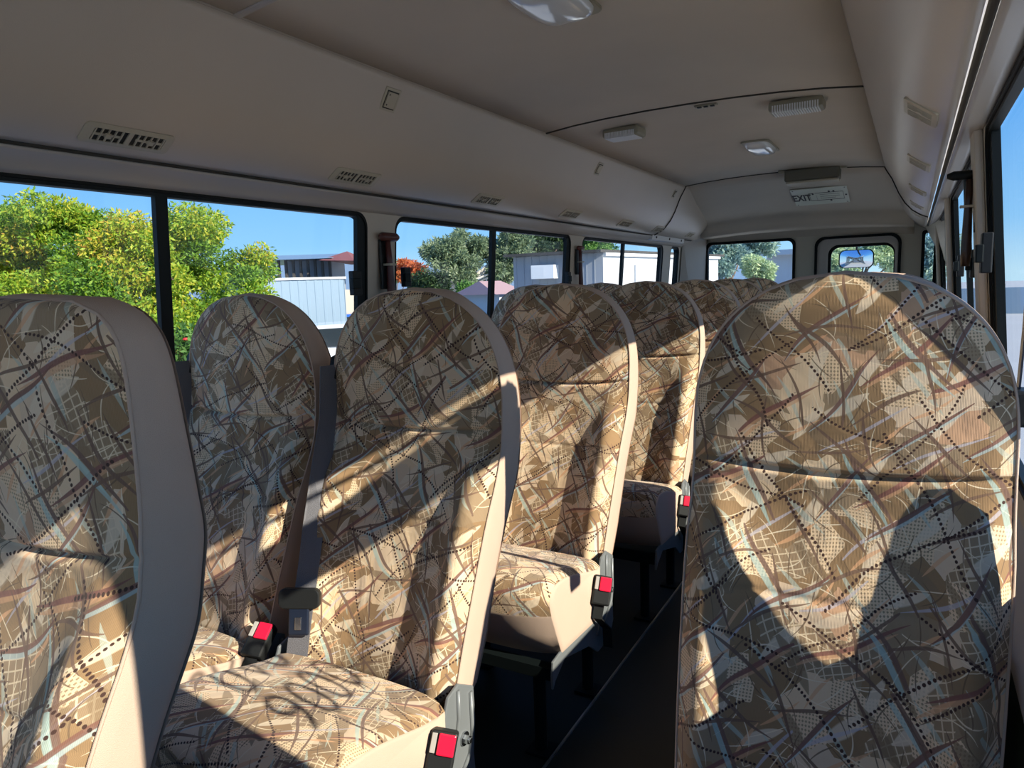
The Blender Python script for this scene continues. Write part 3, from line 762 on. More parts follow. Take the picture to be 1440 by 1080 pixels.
def coveswitch(y, label, w_=.075, h_=.075, xx=.668):
    (x, z), n = pz(-1, xx); t = thing('switch_plate', (x, y, z), label, 'switch', 'switch plates on the left cove')
    Mx = frame_on((0, 0, 0), n, (0, 1, 0))
    MB().box((-w_/2, -h_/2, 0), (w_/2, h_/2, .006), Mx).build('plate', 'ventbeige', t, bev=.002, local=True)
    MB().box((-w_/2+.010, -h_/2+.009, .004), (w_/2-.010, h_/2-.009, .0068), Mx).build('recess', 'seam', t, local=True)
    MB().box((-w_/2+.013, -h_/2+.013, .005), (w_/2-.015, h_/2-.013, .011), Mx).build('cover', 'ventbeige', t, bev=.001, local=True)
    for v in (-.016, .016): MB().tube([Mx @ Vector((-w_/2+.020, v, .010)), Mx @ Vector((-w_/2+.020, v, .0116))], .0028, 8).build('screw', 'ink', t, local=True)
coveswitch(1.885, 'square beige switch plate high on the left cove nearest the lens')
coveswitch(3.62, 'small switch plate high on the left cove beside the ceiling panel', .07, .07)
coveswitch(5.00, 'tiny switch plate high on the left cove by the rear panel', .06, .06)

# ceiling fittings
def ceil_z(x): return interp([(-.63, .668), (-.35, .692), (0, .70), (.35, .692), (.63, .668)], x-CX)
def speaker(x, y, label, L=.20, W_=.115, Hh=.042, rot=0):
    z = ceil_z(x)-.004; t = thing('ceiling_speaker', (x, y, z), label, 'speaker', 'ribbed speakers on the ceiling')
    t.rotation_euler[2] = rot
    MB().box((-L/2, -W_/2, -Hh), (L/2, W_/2, 0)).build('housing', 'speaker', t, bev=.012, local=True)
    mb = MB()
    for k in range(19):
        u = -L/2+.018+k*(L-.036)/18; mb.box((u-.0024, -W_/2-.003, -Hh-.004), (u+.0024, W_/2-.018, -Hh+.022))
    mb.build('grille_ribs', 'white', t, local=True)
speaker(-.425, 3.10, 'ribbed speaker on the ceiling to the right of the cross seam')
speaker(-1.165, 3.17, 'ribbed speaker on the ceiling near the left cove', L=.17, rot=-.05)
def dome(x, y, lx, ly, label, hh=.03, nm='ceiling_lamp'):
    z = ceil_z(x)-.005; t = thing(nm, (x, y, z), label, 'ceiling lamp')
    def dm(a, b, h, m_, name, z0=0):
        vs = []; R_ = 9; n = 36
        for r in range(R_+1):
            q = r/R_
            for k in range(n):
                th = 2*math.pi*k/n; c, s = math.cos(th), math.sin(th); e_ = .55
                X = a*math.copysign(abs(c)**e_, c)*math.cos(q*math.pi/2)**.6 if q < 1 else 0
                Yy = b*math.copysign(abs(s)**e_, s)*math.cos(q*math.pi/2)**.6 if q < 1 else 0
                vs.append((X, Yy, z0-h*math.sin(q*math.pi/2)))
        fs = [(r*n+k, r*n+(k+1) % n, (r+1)*n+(k+1) % n, (r+1)*n+k) for r in range(R_) for k in range(n)]
        MB().add(vs, fs).build(name, m_, t, smooth=True, local=True)
    MB().prism([(p[0], p[1]) for p in rrect(-lx, -ly, lx, ly, min(lx, ly)*.4)], 'Z', -.006, .004).build('base', 'speaker', t, bev=.002, local=True)
    dm(lx*.94, ly*.94, hh, 'lens', 'lens', -.006)
dome(-.80, 1.665, .085, .155, 'large clear-lensed lamp on the ceiling at the top picture edge')
dome(-.735, 4.07, .070, .19, 'small bright lensed lamp on the ceiling between the speakers and the rear panel')
t = thing('ceiling_switch', (-.752, 2.985, .695), 'tiny three-button switch strip on the ceiling behind the cross seam', 'switch')
MB().box((-.045, -.012, -.006), (.045, .012, 0)).build('plate', 'speaker', t, bev=.002, local=True)
for u in (-.026, 0, .026): MB().box((u-.008, -.007, -.010), (u+.008, .007, -.004)).build('button', 'dark', t, local=True)
t = thing('ceiling_box', (-.60, 5.10, .695), 'olive box hanging from the ceiling above the EXIT sign', 'box')
MB().box((-.165, -.03, -.078), (.165, .12, 0)).build('body', 'boxdark', t, bev=.012, local=True)
MB().box((-.155, -.036, -.092), (.160, .10, -.078)).build('lid', 'ventbeige', t, bev=.005, local=True)
for u in (-.185, .185): MB().box((u-.02, -.012, -.02), (u+.02, .012, 0)).build('bracket', 'speaker', t, local=True)

# EXIT sign on the rear roof panel
def txt_mesh(body, size, bold=0, fill=True, bevel_r=0):
    c = bpy.data.curves.new('t', 'FONT'); c.body = body; c.size = size; c.align_x = 'CENTER'; c.align_y = 'CENTER'; c.offset = bold
    if not fill: c.fill_mode = 'NONE'; c.bevel_depth = bevel_r; c.bevel_resolution = 1
    c.resolution_u = 4
    o = bpy.data.objects.new('t', c); COL.objects.link(o); dg = bpy.context.evaluated_depsgraph_get(); dg.update()
    me = bpy.data.meshes.new_from_object(o.evaluated_get(dg)); bpy.data.objects.remove(o); return me
sgx, sgy = -.615, 5.75
sz_ = .593-.045*(abs(sgx-CX)/.8)**2.2-.012
t = thing('exit_sign', (sgx, sgy, sz_), 'pale EXIT sign with a small bus floor plan on the rear roof panel', 'sign')
t.rotation_euler[0] = math.radians(90-13) ; t.rotation_euler[0] = math.radians(180-13-90+0)
a_ = math.atan2(.053, .25)          # slope of the panel
t.rotation_euler = (math.pi/2, 0, 0); slope = math.pi-a_
Rm = Matrix(((1, 0, 0), (0, math.cos(math.pi-a_), -math.sin(math.pi-a_)), (0, math.sin(math.pi-a_), math.cos(math.pi-a_))))
# local x to the right, local y up the sign (towards the lens), local z out of the panel
ex = Vector((1, 0, 0)); ey = Vector((0, -math.cos(a_), math.sin(a_))); ez = ex.cross(ey)
t.rotation_euler = Matrix((ex, ey, ez)).transposed().to_euler()
MB().box((-.185, -.19, 0), (.185, .19, .004)).build('plate', 'signplate', t, bev=.001, local=True)
me = txt_mesh('EXIT', .10, .0032); me.materials.clear(); me.materials.append(MATS['ink'])
o = bpy.data.objects.new('lettering', me); COL.objects.link(o); o.parent = t; o.location = (-.125, -.01, .0055); o.scale = (.62, 2.0, 1)
mb = MB()
def ln(x0, y0, x1, y1, w_=.0022):
    mb.box((min(x0, x1)-w_/2, min(y0, y1)-w_*1.6, .0035), (max(x0, x1)+w_/2, max(y0, y1)+w_*1.6, .0052))
ln(-.07, -.085, -.07, .085); ln(-.07, .085, -.04, .085); ln(-.03, .085, .155, .085); ln(.155, -.085, .155, .085); ln(0, -.085, .155, -.085); ln(-.07, -.085, 0, -.085)
ln(-.025, -.085, -.025, .04, .001); ln(0, .045, .13, .045, .001); ln(0, 0, .13, 0, .001); ln(0, -.04, .10, -.04, .001)
for bx, by in ((.065, .105), (.095, .105), (.17, 0), (.065, -.105), (-.045, .065)): mb.box((bx-.006, by-.013, .0035), (bx+.006, by+.013, .0052))
mb.build('floor_plan', 'ink', t, local=True)
for u in (-1, 1):
    for v in (-1, 1): MB().tube([(u*.17, v*.165, .004), (u*.17, v*.165, .0055)], .005, 8).build('rivet', 'ink', t, local=True)

# window latches, emergency hammers
def latch(side, y, z, label, sc_=1):
    x = wallX(side, z); t = thing('window_latch', (x, y, z), label, 'latch', 'black window latches')
    s = -side
    MB().box((0, -.028*sc_, -.038*sc_), (s*.022, .012*sc_, .038*sc_)).build('body', 'blackplastic', t, bev=.003, local=True)
    MB().box((s*.018, -.040*sc_, -.018*sc_), (s*.034, -.004*sc_, .016*sc_)).build('grip', 'blackmetal', t, bev=.003, local=True)
latch(-1, 2.005, .03, 'black latch at the right end of the tree window', 1.15); latch(-1, 2.30, .05, 'black latch beside the nearest hammer on the left post')
latch(-1, 3.84, .035, 'black latch at the end of the second left window'); latch(1, 1.98, .04, 'black sliding latch on the right window frame nearest the lens', 1.2)
latch(1, 2.33, .02, 'black latch on the right window beyond the dark hammer'); latch(1, 3.02, .02, 'black latch on the far right window bar')
def hammer(side, y, z, m_, label, sc_=1):
    x = wallX(side, z)-side*.004; s = -side
    t = thing('emergency_hammer', (x, y, z), label, 'hammer', 'emergency hammers on the window posts')
    MB().box((0, -.032*sc_, -.11*sc_), (s*.012, .010*sc_, .075*sc_)).build('holder', 'dark', t, bev=.002, local=True)
    MB().tube([(s*.026, -.006*sc_, .075*sc_), (s*.026, .0, 0), (s*.026, .0, -.17*sc_), (s*.026, .0, -.225*sc_)], [.011*sc_, .012*sc_, .017*sc_, .014*sc_], 12).build('handle', m_, t, smooth=True, local=True)
    hp_ = [(s*.026, -.05*sc_, .085*sc_), (s*.026, -.035*sc_, .085*sc_), (s*.026, .045*sc_, .085*sc_), (s*.026, .06*sc_, .085*sc_)]
    if side > 0: hp_ = [(s*q*sc_, .0, .09*sc_) for q in (.0, .02, .085, .105)]
    MB().tube(hp_, [.006*sc_, .016*sc_, .016*sc_, .008*sc_], 12).build('head', 'blackmetal' if side > 0 else m_, t, smooth=True, local=True)
    MB().box((s*.005, -.020*sc_, -.022*sc_), (s*.044, .020*sc_, -.014*sc_)).build('clip', 'ventbeige', t, local=True)
hammer(-1, 2.165, .115, 'brownred', 'dark red hammer on the first post between the left windows')
hammer(-1, 3.955, .145, 'brownred', 'dark red hammer on the second post between the left windows', .8)
hammer(1, 2.17, .175, 'darkbrown', 'dark hammer hanging on the post beside the right windows', .72)

# dark vertical grab strap / belts at the right hand wall beside the large seat
t = thing('wall_seatbelt', (.165, 1.42, -.10), 'black belt anchor and strap on the wall right of the large seat', 'seatbelt')
MB().ribbon([(.0, .0, .30), (-.004, .0, .0), (-.006, .01, -.10)], (0, 1, 0), .03, .003).build('strap', 'blue_black', t, local=True)
MB().box((-.024, -.03, -.155), (.012, .03, -.095)).build('anchor', 'blackplastic', t, bev=.005, local=True)

# unseen straps added at the right wall, outlined to cast the large seat's shadows
t = thing('shadow_straps', (.165, 1.06, -.10), 'unseen strap shapes added at the right wall to shade the large seat', 'seatbelt')
def strap(nm, poly): MB().prism([(y-1.06, z+.10) for y, z in poly], 'X', -.017, -.013).build(nm, 'webbing', t, local=True)
strap('lower_shadow_strap', [(1.065, -.082), (1.061, -.089), (1.047, -.112), (1.03, -.17), (1.024, -.236), (1.02, -.303), (1.014, -.355), (1.01, -.403), (1.007, -.47), (.92, -.47), (.941, -.397), (.948, -.342), (.957, -.284), (.983, -.215), (1.005, -.15), (1.035, -.09)])
strap('upper_shadow_strap', [(1.118, .24), (1.117, .147), (1.109, .125), (1.106, .086), (1.109, .037), (1.118, -.023), (1.127, -.082), (1.137, -.15), (1.149, -.216), (1.185, -.22), (1.175, -.1), (1.165, .02), (1.16, .24)])
strap('wedge_shadow_strap', [(1.109, -.233), (1.102, -.254), (1.088, -.296), (1.066, -.335), (1.042, -.374), (1.023, -.417), (1.007, -.449), (1.012, -.475), (1.06, -.46), (1.075, -.405), (1.089, -.36), (1.117, -.30), (1.116, -.245)])
MB().tube([(-.034, .08, .335), (-.034, .078, .365), (-.034, .05, .38)], .012, 8).build('belt_guide', 'blackplastic', t, local=True)  # holder for the added straps
t = thing('shade_plate', (.158, 1.0, .23), 'unseen dark plate added at the right window to shade the left seats', 'shadow caster')  # unseen plate, shaped only for the shadow band on the left seats
MB().prism([(y-1.0, z-.23) for y, z in ((.80, .235), (.94, .241), (1.034, .272), (1.079, .298), (1.12, .29), (1.138, .22), (1.14, .155), (1.017, .148), (.972, .121), (.906, .106), (.80, .10))], 'X', -.003, .002).build('fabric', 'dark', t, local=True)
MB().tube([(-.002, -.22, .062), (-.002, .13, .062)], .006, 8).build('rod', 'grey_metal', t, local=True)

# lettering and film stuck on the first right window (its shadow falls on the cushions)
dt = thing('window_lettering', (wallX(1, 0)+.02, .86, -.03), 'dark numbers stuck on the right window, shadow on the aisle cushion', 'decal')
for body, yy, zz, size in (('9000', .710, -.098, .128), ('0V0', .690, .006, .128)):
    me = txt_mesh(body, size, -.0012); me.materials.clear(); me.materials.append(MATS['ink'])
    o = bpy.data.objects.new('digits', me); COL.objects.link(o); o.parent = dt; o.location = (0, yy-.86, zz+.03)
    o.rotation_euler = (math.pi/2, 0, math.pi/2); o.scale = (.92, 1.0, 1)

# ---------------------------------------------------------------- outdoors
GZ = -2.0+SZ                    # ground level in world z
def wobj(mb, name, m_, parent=None, **k):
    o = mb.build(name, m_, parent, local=True, **k); return o
def tg(name, loc, label, cat, group=None):
    o = bpy.data.objects.new(name, None); COL.objects.link(o); o.location = loc; tag(o, label, cat, group); return o
MB().box((-140, -60, GZ-.1), (60, 160, GZ)).build('ground', 'concrete', kind='structure', local=True)
MB().box((-60, 4, GZ), (-22, 90, GZ+.03)).build('ground_lawn', 'grass', kind='structure', local=True)
def leaves(name, clumps, n, size, m_, parent, seed, droop=.3, aspect=.35):
    rg = np.random.default_rng(seed); C = np.array([c[:3] for c in clumps]); Rr = np.array([c[3] for c in clumps]); pr = Rr**2/(Rr**2).sum()
    k = rg.choice(len(C), n, p=pr); d = rg.normal(size=(n, 3)); d /= np.linalg.norm(d, axis=1)[:, None]
    rad = Rr[k]*(rg.random(n)**.35); p = C[k]+d*rad[:, None]*np.array([1, 1, .72])
    u = rg.normal(size=(n, 3))+d*.8; u[:, 2] -= droop; u /= np.linalg.norm(u, axis=1)[:, None]
    v = np.cross(u, rg.normal(size=(n, 3))); v /= np.linalg.norm(v, axis=1)[:, None]
    s = size*(.6+.8*rg.random(n))[:, None]
    a = p; b_ = p+u*s*.5+v*s*aspect*.5; c = p+u*s; e_ = p+u*s*.5-v*s*aspect*.5
    V = np.stack([a, b_, c, e_], 1).reshape(-1, 3)
    me = bpy.data.meshes.new(name); me.vertices.add(4*n); me.loops.add(4*n); me.polygons.add(n)
    me.vertices.foreach_set('co', V.ravel()); me.loops.foreach_set('vertex_index', np.arange(4*n)); me.polygons.foreach_set('loop_start', np.arange(0, 4*n, 4)); me.polygons.foreach_set('loop_total', np.full(n, 4))
    me.update(); ct = rg.random(len(C)); tint = np.clip(.55*ct[k]+.5*rg.random(n)-.05, 0, 1)
    at_ = me.attributes.new('tint', 'FLOAT', 'POINT'); at_.data.foreach_set('value', np.repeat(tint, 4).astype(np.float32))
    me.materials.append(MATS[m_]); o = bpy.data.objects.new(name, me); COL.objects.link(o); o.parent = parent
    return o
def tree(name, base, crowns, nclump, cr, n, size, m_, label, seed, bark='bark', trunk=.12, cat='tree', group=None, aspect=.35, limbs=10):
    """base: world point on the ground; crowns: list of (centre, radii) ellipsoids in world space"""
    rg = random.Random(seed); b = Vector(base); t = tg(name, b, label, cat, group); cl = []
    for (c, r) in crowns:
        for k in range(max(3, int(nclump*r[0]*r[2]/sum(q[1][0]*q[1][2] for q in crowns)))):
            while True:
                q = Vector((rg.uniform(-1, 1), rg.uniform(-1, 1), rg.uniform(-1, 1)))
                if q.length < 1: break
            q = q*(.55+.45*rg.random())
            cl.append((c[0]+q.x*r[0]-b.x, c[1]+q.y*r[1]-b.y, c[2]+q.z*r[2]-b.z, cr*rg.uniform(.7, 1.25)))
    leaves('foliage', cl, n, size, m_, t, seed, aspect=aspect)
    mb = MB(); tc = Vector(crowns[0][0])-b; fork = Vector((tc.x*.4, tc.y*.4, tc.z*.5))
    mb.tube([(0, 0, 0), fork*.5+Vector((.05, 0, 0)), fork], [trunk, trunk*.8, trunk*.6], 8)
    for k in range(min(limbs, len(cl))):
        c = Vector(cl[(k*7) % len(cl)][:3]); mid = fork.lerp(c, .5)+Vector((rg.uniform(-.2, .2), rg.uniform(-.2, .2), .15))
        mb.tube([fork, mid, c], [trunk*.5, trunk*.3, trunk*.12], 6)
    mb.build('trunk', bark, t, local=True)
    return t
def gp(x, depth):               # ground point under picture column x
    p = at(x, 400, depth); return Vector((p.x, p.y, GZ))
def crown(x, y, depth, rx, rz, ry=None):
    p = at(x, y, depth); return (tuple(p), (rx, ry or rx, rz))

tree('leafy_tree', gp(120, 10.5), [crown(70, 370, 10.2, 1.3, .92), crown(180, 385, 9.6, 1.2, .95), crown(270, 350, 10.6, .95, .72), crown(330, 430, 10.2, .72, .95), crown(-20, 400, 9.6, 1.2, 1.1), crown(140, 470, 9.4, 1.6, .9), crown(372, 372, 10.8, .40, .22), crown(120, 330, 10.4, .9, .45), crown(20, 310, 10.6, .7, .45), crown(250, 480, 9.6, 1.0, .8)],
     190, .32, 180000, .064, 'leaf_yellow', 'big yellow-green leafy tree filling the first left window', 3, trunk=.16, aspect=.38)
# flowering shrubs below it
tree('flowering_shrub', gp(270, 8.3), [crown(265, 500, 8.3, .45, .30)], 10, .2, 2500, .08, 'leaf_green', 'low green shrub with red flowers under the yellow-green tree', 5, trunk=.03, cat='shrub')
fl = [o for o in bpy.data.objects if o.name.startswith('flowering_shrub')][0]
rg = random.Random(4); fc = at(268, 500, 8.15)-fl.location
for k in range(24):
    p = fc+Vector((rg.gauss(0, .16), rg.gauss(0, .08), rg.gauss(0, .10))); MB().tube([p-Vector((0, 0, .02)), p, p+Vector((0, 0, .02))], [.01, .035, .02], 7).build('flower', 'redpaint', fl, local=True)

def slab_from(name, pix, depth, back, m_, label, cat, parent=None, thick=.12):
    pass
def wall_quad(mb, x0, x1, ytop, d0, d1, zb=None, th=.15):     # upright wall between two picture columns at depths d0, d1
    a = at(x0, ytop, d0); b = at(x1, ytop, d1); zt = (a.z+b.z)/2; zb = GZ if zb is None else zb
    d = Vector((b.x-a.x, b.y-a.y, 0)).normalized(); n = Vector((-d.y, d.x, 0))*th
    ps = [(a.x, a.y), (b.x, b.y), (b.x+n.x, b.y+n.y), (a.x+n.x, a.y+n.y)]
    mb.add([(p[0], p[1], zb) for p in ps]+[(p[0], p[1], zt) for p in ps], [(3, 2, 1, 0), (4, 5, 6, 7), (0, 1, 5, 4), (1, 2, 6, 5), (2, 3, 7, 6), (3, 0, 4, 7)])
    return a, b, n, zt
# corrugated shed
def corrugated(mb, A, B, z0, z1, pitch=.18, amp=.02):
    A = Vector(A); B = Vector(B); L = (B-A).length; n = int(L/pitch*4); d = (B-A)/n; nn = Vector((-d.y, d.x, 0)).normalized(); vs = []
    for i in range(n+1):
        p = A+d*i+nn*(amp if (i % 4) < 2 else 0); vs += [(p.x, p.y, z0), (p.x, p.y, z1)]
    mb.add(vs, [(2*i, 2*i+2, 2*i+3, 2*i+1) for i in range(n)])
def house_block(name, pts, z1, m_, label, cat='building', roofm=None, corr=False, roof_th=.12, over=.25):
    """pts: four world corners (x, y) anticlockwise; walls are one closed prism"""
    c = Vector((sum(p[0] for p in pts)/4, sum(p[1] for p in pts)/4, GZ)); t = tg(name, c, label, cat)
    loc = [(p[0]-c.x, p[1]-c.y) for p in pts]
    mb = MB().prism(loc, 'Z', 0, z1-GZ)
    mb.build('walls', m_, t, local=True)
    if corr:
        mb = MB()
        for i in range(4):
            a, b = loc[i], loc[(i+1) % 4]; corrugated(mb, (a[0]*1.004, a[1]*1.004, 0), (b[0]*1.004, b[1]*1.004, 0), 0, z1-GZ)
        mb.build('corrugated_cladding', m_, t, local=True)
    if roofm:
        k = 1+over/max(1e-3, max(abs(p[0]) for p in loc))
        MB().prism([(p[0]*k, p[1]*k) for p in loc], 'Z', z1-GZ, z1-GZ+roof_th).build('roof', roofm, t, local=True)
    return t, c, loc
def xy(p): return (p.x, p.y)
# blue-grey corrugated shed beside the yellow-green tree
A = at(340, 393, 15.5); B = at(484, 392, 16.5); dv = Vector((B.x-A.x, B.y-A.y, 0)); nv = Vector((dv.y, -dv.x, 0)).normalized()
if nv.dot(fw) < 0: nv = -nv
zt = B.z
house_block('corrugated_shed', [xy(A), xy(B), (B.x+nv.x*3-dv.x*.45, B.y+nv.y*3-dv.y*.45), (A.x+nv.x*3-dv.x*.3, A.y+nv.y*3-dv.y*.3)], zt, 'shedblue', 'pale blue corrugated metal shed between the tree and the window post', roofm='white', corr=True, roof_th=.05, over=.05)
# pavilion with a hipped tile gable behind the shed
A = at(388, 380, 24); B = at(468, 380, 24); ax = Vector((B.x-A.x, B.y-A.y, 0)); L = ax.length; ax.normalize(); ny_ = Vector((-ax.y, ax.x, 0))
if ny_.dot(fw) < 0: ny_ = -ny_
t = tg('pavilion', (A.x, A.y, GZ), 'dark-posted pavilion with a long grey metal roof and tiled red gable end', 'building')
def LP(u, v, z): q = ax*u+ny_*v; return (q.x, q.y, z)
hz = A.z-GZ; top = at(430, 356, 24).z-GZ
mb = MB(); 
def lbox(mb, u0, u1, v0, v1, z0, z1): mb.add([LP(u0, v0, z0), LP(u1, v0, z0), LP(u1, v1, z0), LP(u0, v1, z0), LP(u0, v0, z1), LP(u1, v0, z1), LP(u1, v1, z1), LP(u0, v1, z1)], [(3, 2, 1, 0), (4, 5, 6, 7), (0, 1, 5, 4), (1, 2, 6, 5), (2, 3, 7, 6), (3, 0, 4, 7)])
lbox(mb, .2, L-.1, .3, 2.2, 0, hz+.3); mb.build('walls', 'cladding', t, local=True)
for k in range(8):
    mb = MB(); u = .1+k*(L-.2)/7; lbox(mb, u-.04, u+.04, -.02, .08, 0, hz+.35); mb.build('post', 'timberdark', t, local=True)
mb = MB(); mb.add([LP(-1.2, -.5, hz+.32), LP(L+.1, -.5, hz+.32), LP(L+.1, 2, top+.05), LP(-1.2, 2, top+.05), LP(L+.1, 4.2, hz+.32), LP(-1.2, 4.2, hz+.32)], [(0, 1, 2, 3), (3, 2, 4, 5), (0, 3, 5), (1, 4, 2), (0, 5, 4, 1)]); mb.build('roof', 'roofmetal', t, local=True)
mb = MB(); mb.add([LP(L-.25, -.75, hz+.25), LP(L+.9, -.75, hz+.20), LP(L+.25, 1.2, top+.08), LP(L+.9, 3.9, hz+.2), LP(L-.25, 3.9, hz+.25)], [(0, 1, 2), (1, 3, 2), (3, 4, 2), (0, 2, 4), (0, 4, 3, 1)]); mb.build('gable_tiles', 'rooftile', t, local=True)
# low wall and street beyond
A = at(486, 408, 22); B = at(512, 408, 24); mb = MB(); wall_quad(mb, 470, 530, 407, 22, 24, th=.2)
tag(mb.build('garden_wall', 'rooftile', local=True), 'low wall beyond the shed at the window post', 'wall')
bpy.data.objects['garden_wall'].data.materials[0] = MATS['pillar']
# distant hills
mb = MB(); hp = []
for i in range(41):
    x = 200+i*25; yy = 378-16*math.exp(-((x-500)/70)**2)-7*math.sin(x*.021)-4*math.sin(x*.05+1); p = at(x, yy, 170); hp.append(p)
vs = [(p.x, p.y, p.z) for p in hp]+[(p.x, p.y, GZ-2) for p in hp]+[(p.x*1.1, p.y*1.1, p.z-1) for p in hp]; n = len(hp)
mb.add(vs, [(n+i, n+i+1, i+1, i) for i in range(n-1)]+[(i, i+1, 2*n+i+1, 2*n+i) for i in range(n-1)])
mb.build('hills', 'hills', kind='structure', local=True)
# trees in the second left window
tree('flame_tree', gp(582, 24), [crown(580, 384, 24, .75, .55)], 22, .22, 7000, .12, 'leaf_orange', 'orange-red tree seen just right of the first window post', 12, trunk=.08, group=None)
tree('gum_tree', gp(655, 27), [crown(622, 352, 26, .85, .70), crown(665, 343, 27, .95, .75), crown(640, 380, 26, 1.0, .7), crown(712, 352, 27, .9, .8), crown(700, 382, 27, 1.0, .6)],
     70, .36, 30000, .16, 'leaf_gum', 'tall grey-green gum tree with pale branches in the second left window', 13, bark='whitebark', trunk=.16, limbs=22, aspect=.3)
tree('dark_conifer', gp(760, 30), [crown(748, 345, 30, 1.3, 1.2), crown(778, 335, 31, 1.1, 1.2)], 40, .5, 24000, .18, 'leaf_dark', 'dense dark green tree behind the white building', 14, trunk=.2)
tree('dark_shrubbery', gp(600, 22.5), [crown(602, 402, 22.5, .6, .4), crown(616, 404, 22.5, .35, .3)], 26, .32, 12000, .13, 'leaf_dark', 'dark green bushes under the gum tree', 15, trunk=.05, cat='shrub')
tree('bright_bush', gp(670, 20), [crown(668, 411, 20, .55, .36), crown(684, 416, 20, .25, .25)], 18, .22, 9000, .10, 'leaf_green', 'bright green bush behind the aisle seat top and black window bar', 16, trunk=.04, cat='shrub')
tree('yellow_bush', gp(556, 34), [crown(556, 381, 34, 1.0, .6)], 12, .3, 5000, .13, 'leaf_pale', 'pale yellow-green bush beyond the first window post', 17, trunk=.05, cat='shrub')
tree('green_tree', gp(840, 38), [crown(836, 348, 38, 1.5, 1.3)], 24, .5, 12000, .18, 'leaf_green', 'green tree showing over the roof of the white building', 18, trunk=.12)
# pink roofed house
A = at(700, 402, 18); t = tg('pink_roofed_house', (A.x, A.y, GZ), 'low house with faded pink roof left of the white building', 'building')
mb = MB(); a = at(702, 412, 17)-Vector(t.location); b = at(732, 409, 17.4)-Vector(t.location); d = (b-a); bk = Vector((-d.y, d.x, 0)).normalized()*1.6
if bk.dot(fw) < 0: bk = -bk
h0 = a.z; mb.add([(a.x, a.y, 0), (b.x, b.y, 0), (b.x+bk.x, b.y+bk.y, 0), (a.x+bk.x, a.y+bk.y, 0), (a.x, a.y, h0), (b.x, b.y, h0), (b.x+bk.x, b.y+bk.y, h0), (a.x+bk.x, a.y+bk.y, h0)], [(3, 2, 1, 0), (4, 5, 6, 7), (0, 1, 5, 4), (1, 2, 6, 5), (2, 3, 7, 6), (3, 0, 4, 7)]); mb.build('walls', 'shedwhite', t, local=True)
m1 = (a+bk*.5); m2 = (b+bk*.5); hr = h0+.30; o1 = a-bk*.08-d.normalized()*.2; o2 = b-bk*.08+d.normalized()*.2
mb = MB().add([(o1.x, o1.y, h0-.03), (o2.x, o2.y, h0-.03), (m2.x, m2.y, hr), (m1.x, m1.y, hr), (o1.x+bk.x*1.16, o1.y+bk.y*1.16, h0-.03), (o2.x+bk.x*1.16, o2.y+bk.y*1.16, h0-.03)], [(0, 1, 2, 3), (3, 2, 5, 4), (0, 3, 4), (1, 5, 2), (0, 4, 5, 1)]); mb.build('roof', 'pinkroof', t, local=True)
# white building with the wall air conditioner; its corner is at column 848
Cn = at(848, 355, 13.0); Lf = at(722, 363, 13.8); Rt_ = at(1010, 352, 17.5)
zt = Cn.z
bk = Vector((-(Rt_.y-Cn.y), Rt_.x-Cn.x, 0)).normalized()
t, c, loc = house_block('white_building', [xy(Lf), xy(Cn), xy(Rt_), (Lf.x+Rt_.x-Cn.x, Lf.y+Rt_.y-Cn.y)], zt, 'shedwhite', 'flat-roofed white building with ribbed walls beyond the far left windows', roofm='timberdark', roof_th=.05, over=.10)
def on_wall(P0, P1, frac, z): return Vector((P0.x+(P1.x-P0.x)*frac, P0.y+(P1.y-P0.y)*frac, z))
def facade_box(name, P0, P1, f0, f1, z0, z1, out, m_, parent, origin):
    d = Vector((P1.x-P0.x, P1.y-P0.y, 0)); L = d.length; d.normalize(); n = Vector((d.y, -d.x, 0))
    if n.dot(fw) > 0: n = -n
    a = Vector((P0.x, P0.y, 0))+d*L*f0; b = Vector((P0.x, P0.y, 0))+d*L*f1; o_ = Vector(origin); ps = [a, b, b+n*out, a+n*out]
    mb = MB().add([(p.x-o_.x, p.y-o_.y, z0-o_.z) for p in ps]+[(p.x-o_.x, p.y-o_.y, z1-o_.z) for p in ps], [(3, 2, 1, 0), (4, 5, 6, 7), (0, 1, 5, 4), (1, 2, 6, 5), (2, 3, 7, 6), (3, 0, 4, 7)])
    return mb.build(name, m_, parent, local=True)
# ribs of the left wall as one part, in the shade-darkened grey
d = Vector((Cn.x-Lf.x, Cn.y-Lf.y, 0)); Lw = d.length; d.normalize(); n_ = Vector((d.y, -d.x, 0)); n_ = -n_ if n_.dot(fw) > 0 else n_
mb = MB()
for k in range(int(Lw/.16)):
    a = Vector((Lf.x, Lf.y, 0))+d*(k*.16+.05)-Vector((c.x, c.y, 0)); b = a+d*.02; ps = [a, b, b+n_*.02, a+n_*.02]
    mb.add([(p.x, p.y, 0) for p in ps]+[(p.x, p.y, zt-GZ) for p in ps], [(0, 1, 5, 4), (1, 2, 6, 5), (2, 3, 7, 6), (3, 0, 4, 7)])
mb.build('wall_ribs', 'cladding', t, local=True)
facade_box('shaded_wall_sheet', Lf, Cn, 0, 1, GZ, zt-.01, .012, 'cladding', t, c)  # sheet added to darken the shaded side of the white walls
facade_box('door', Cn, Rt_, .215, .36, GZ, at(885, 373, 14).z, .03, 'shedgrey', t, c)
facade_box('gutter', Cn, Rt_, .0, 1, zt-.06, zt+.02, .06, 'white', t, c)
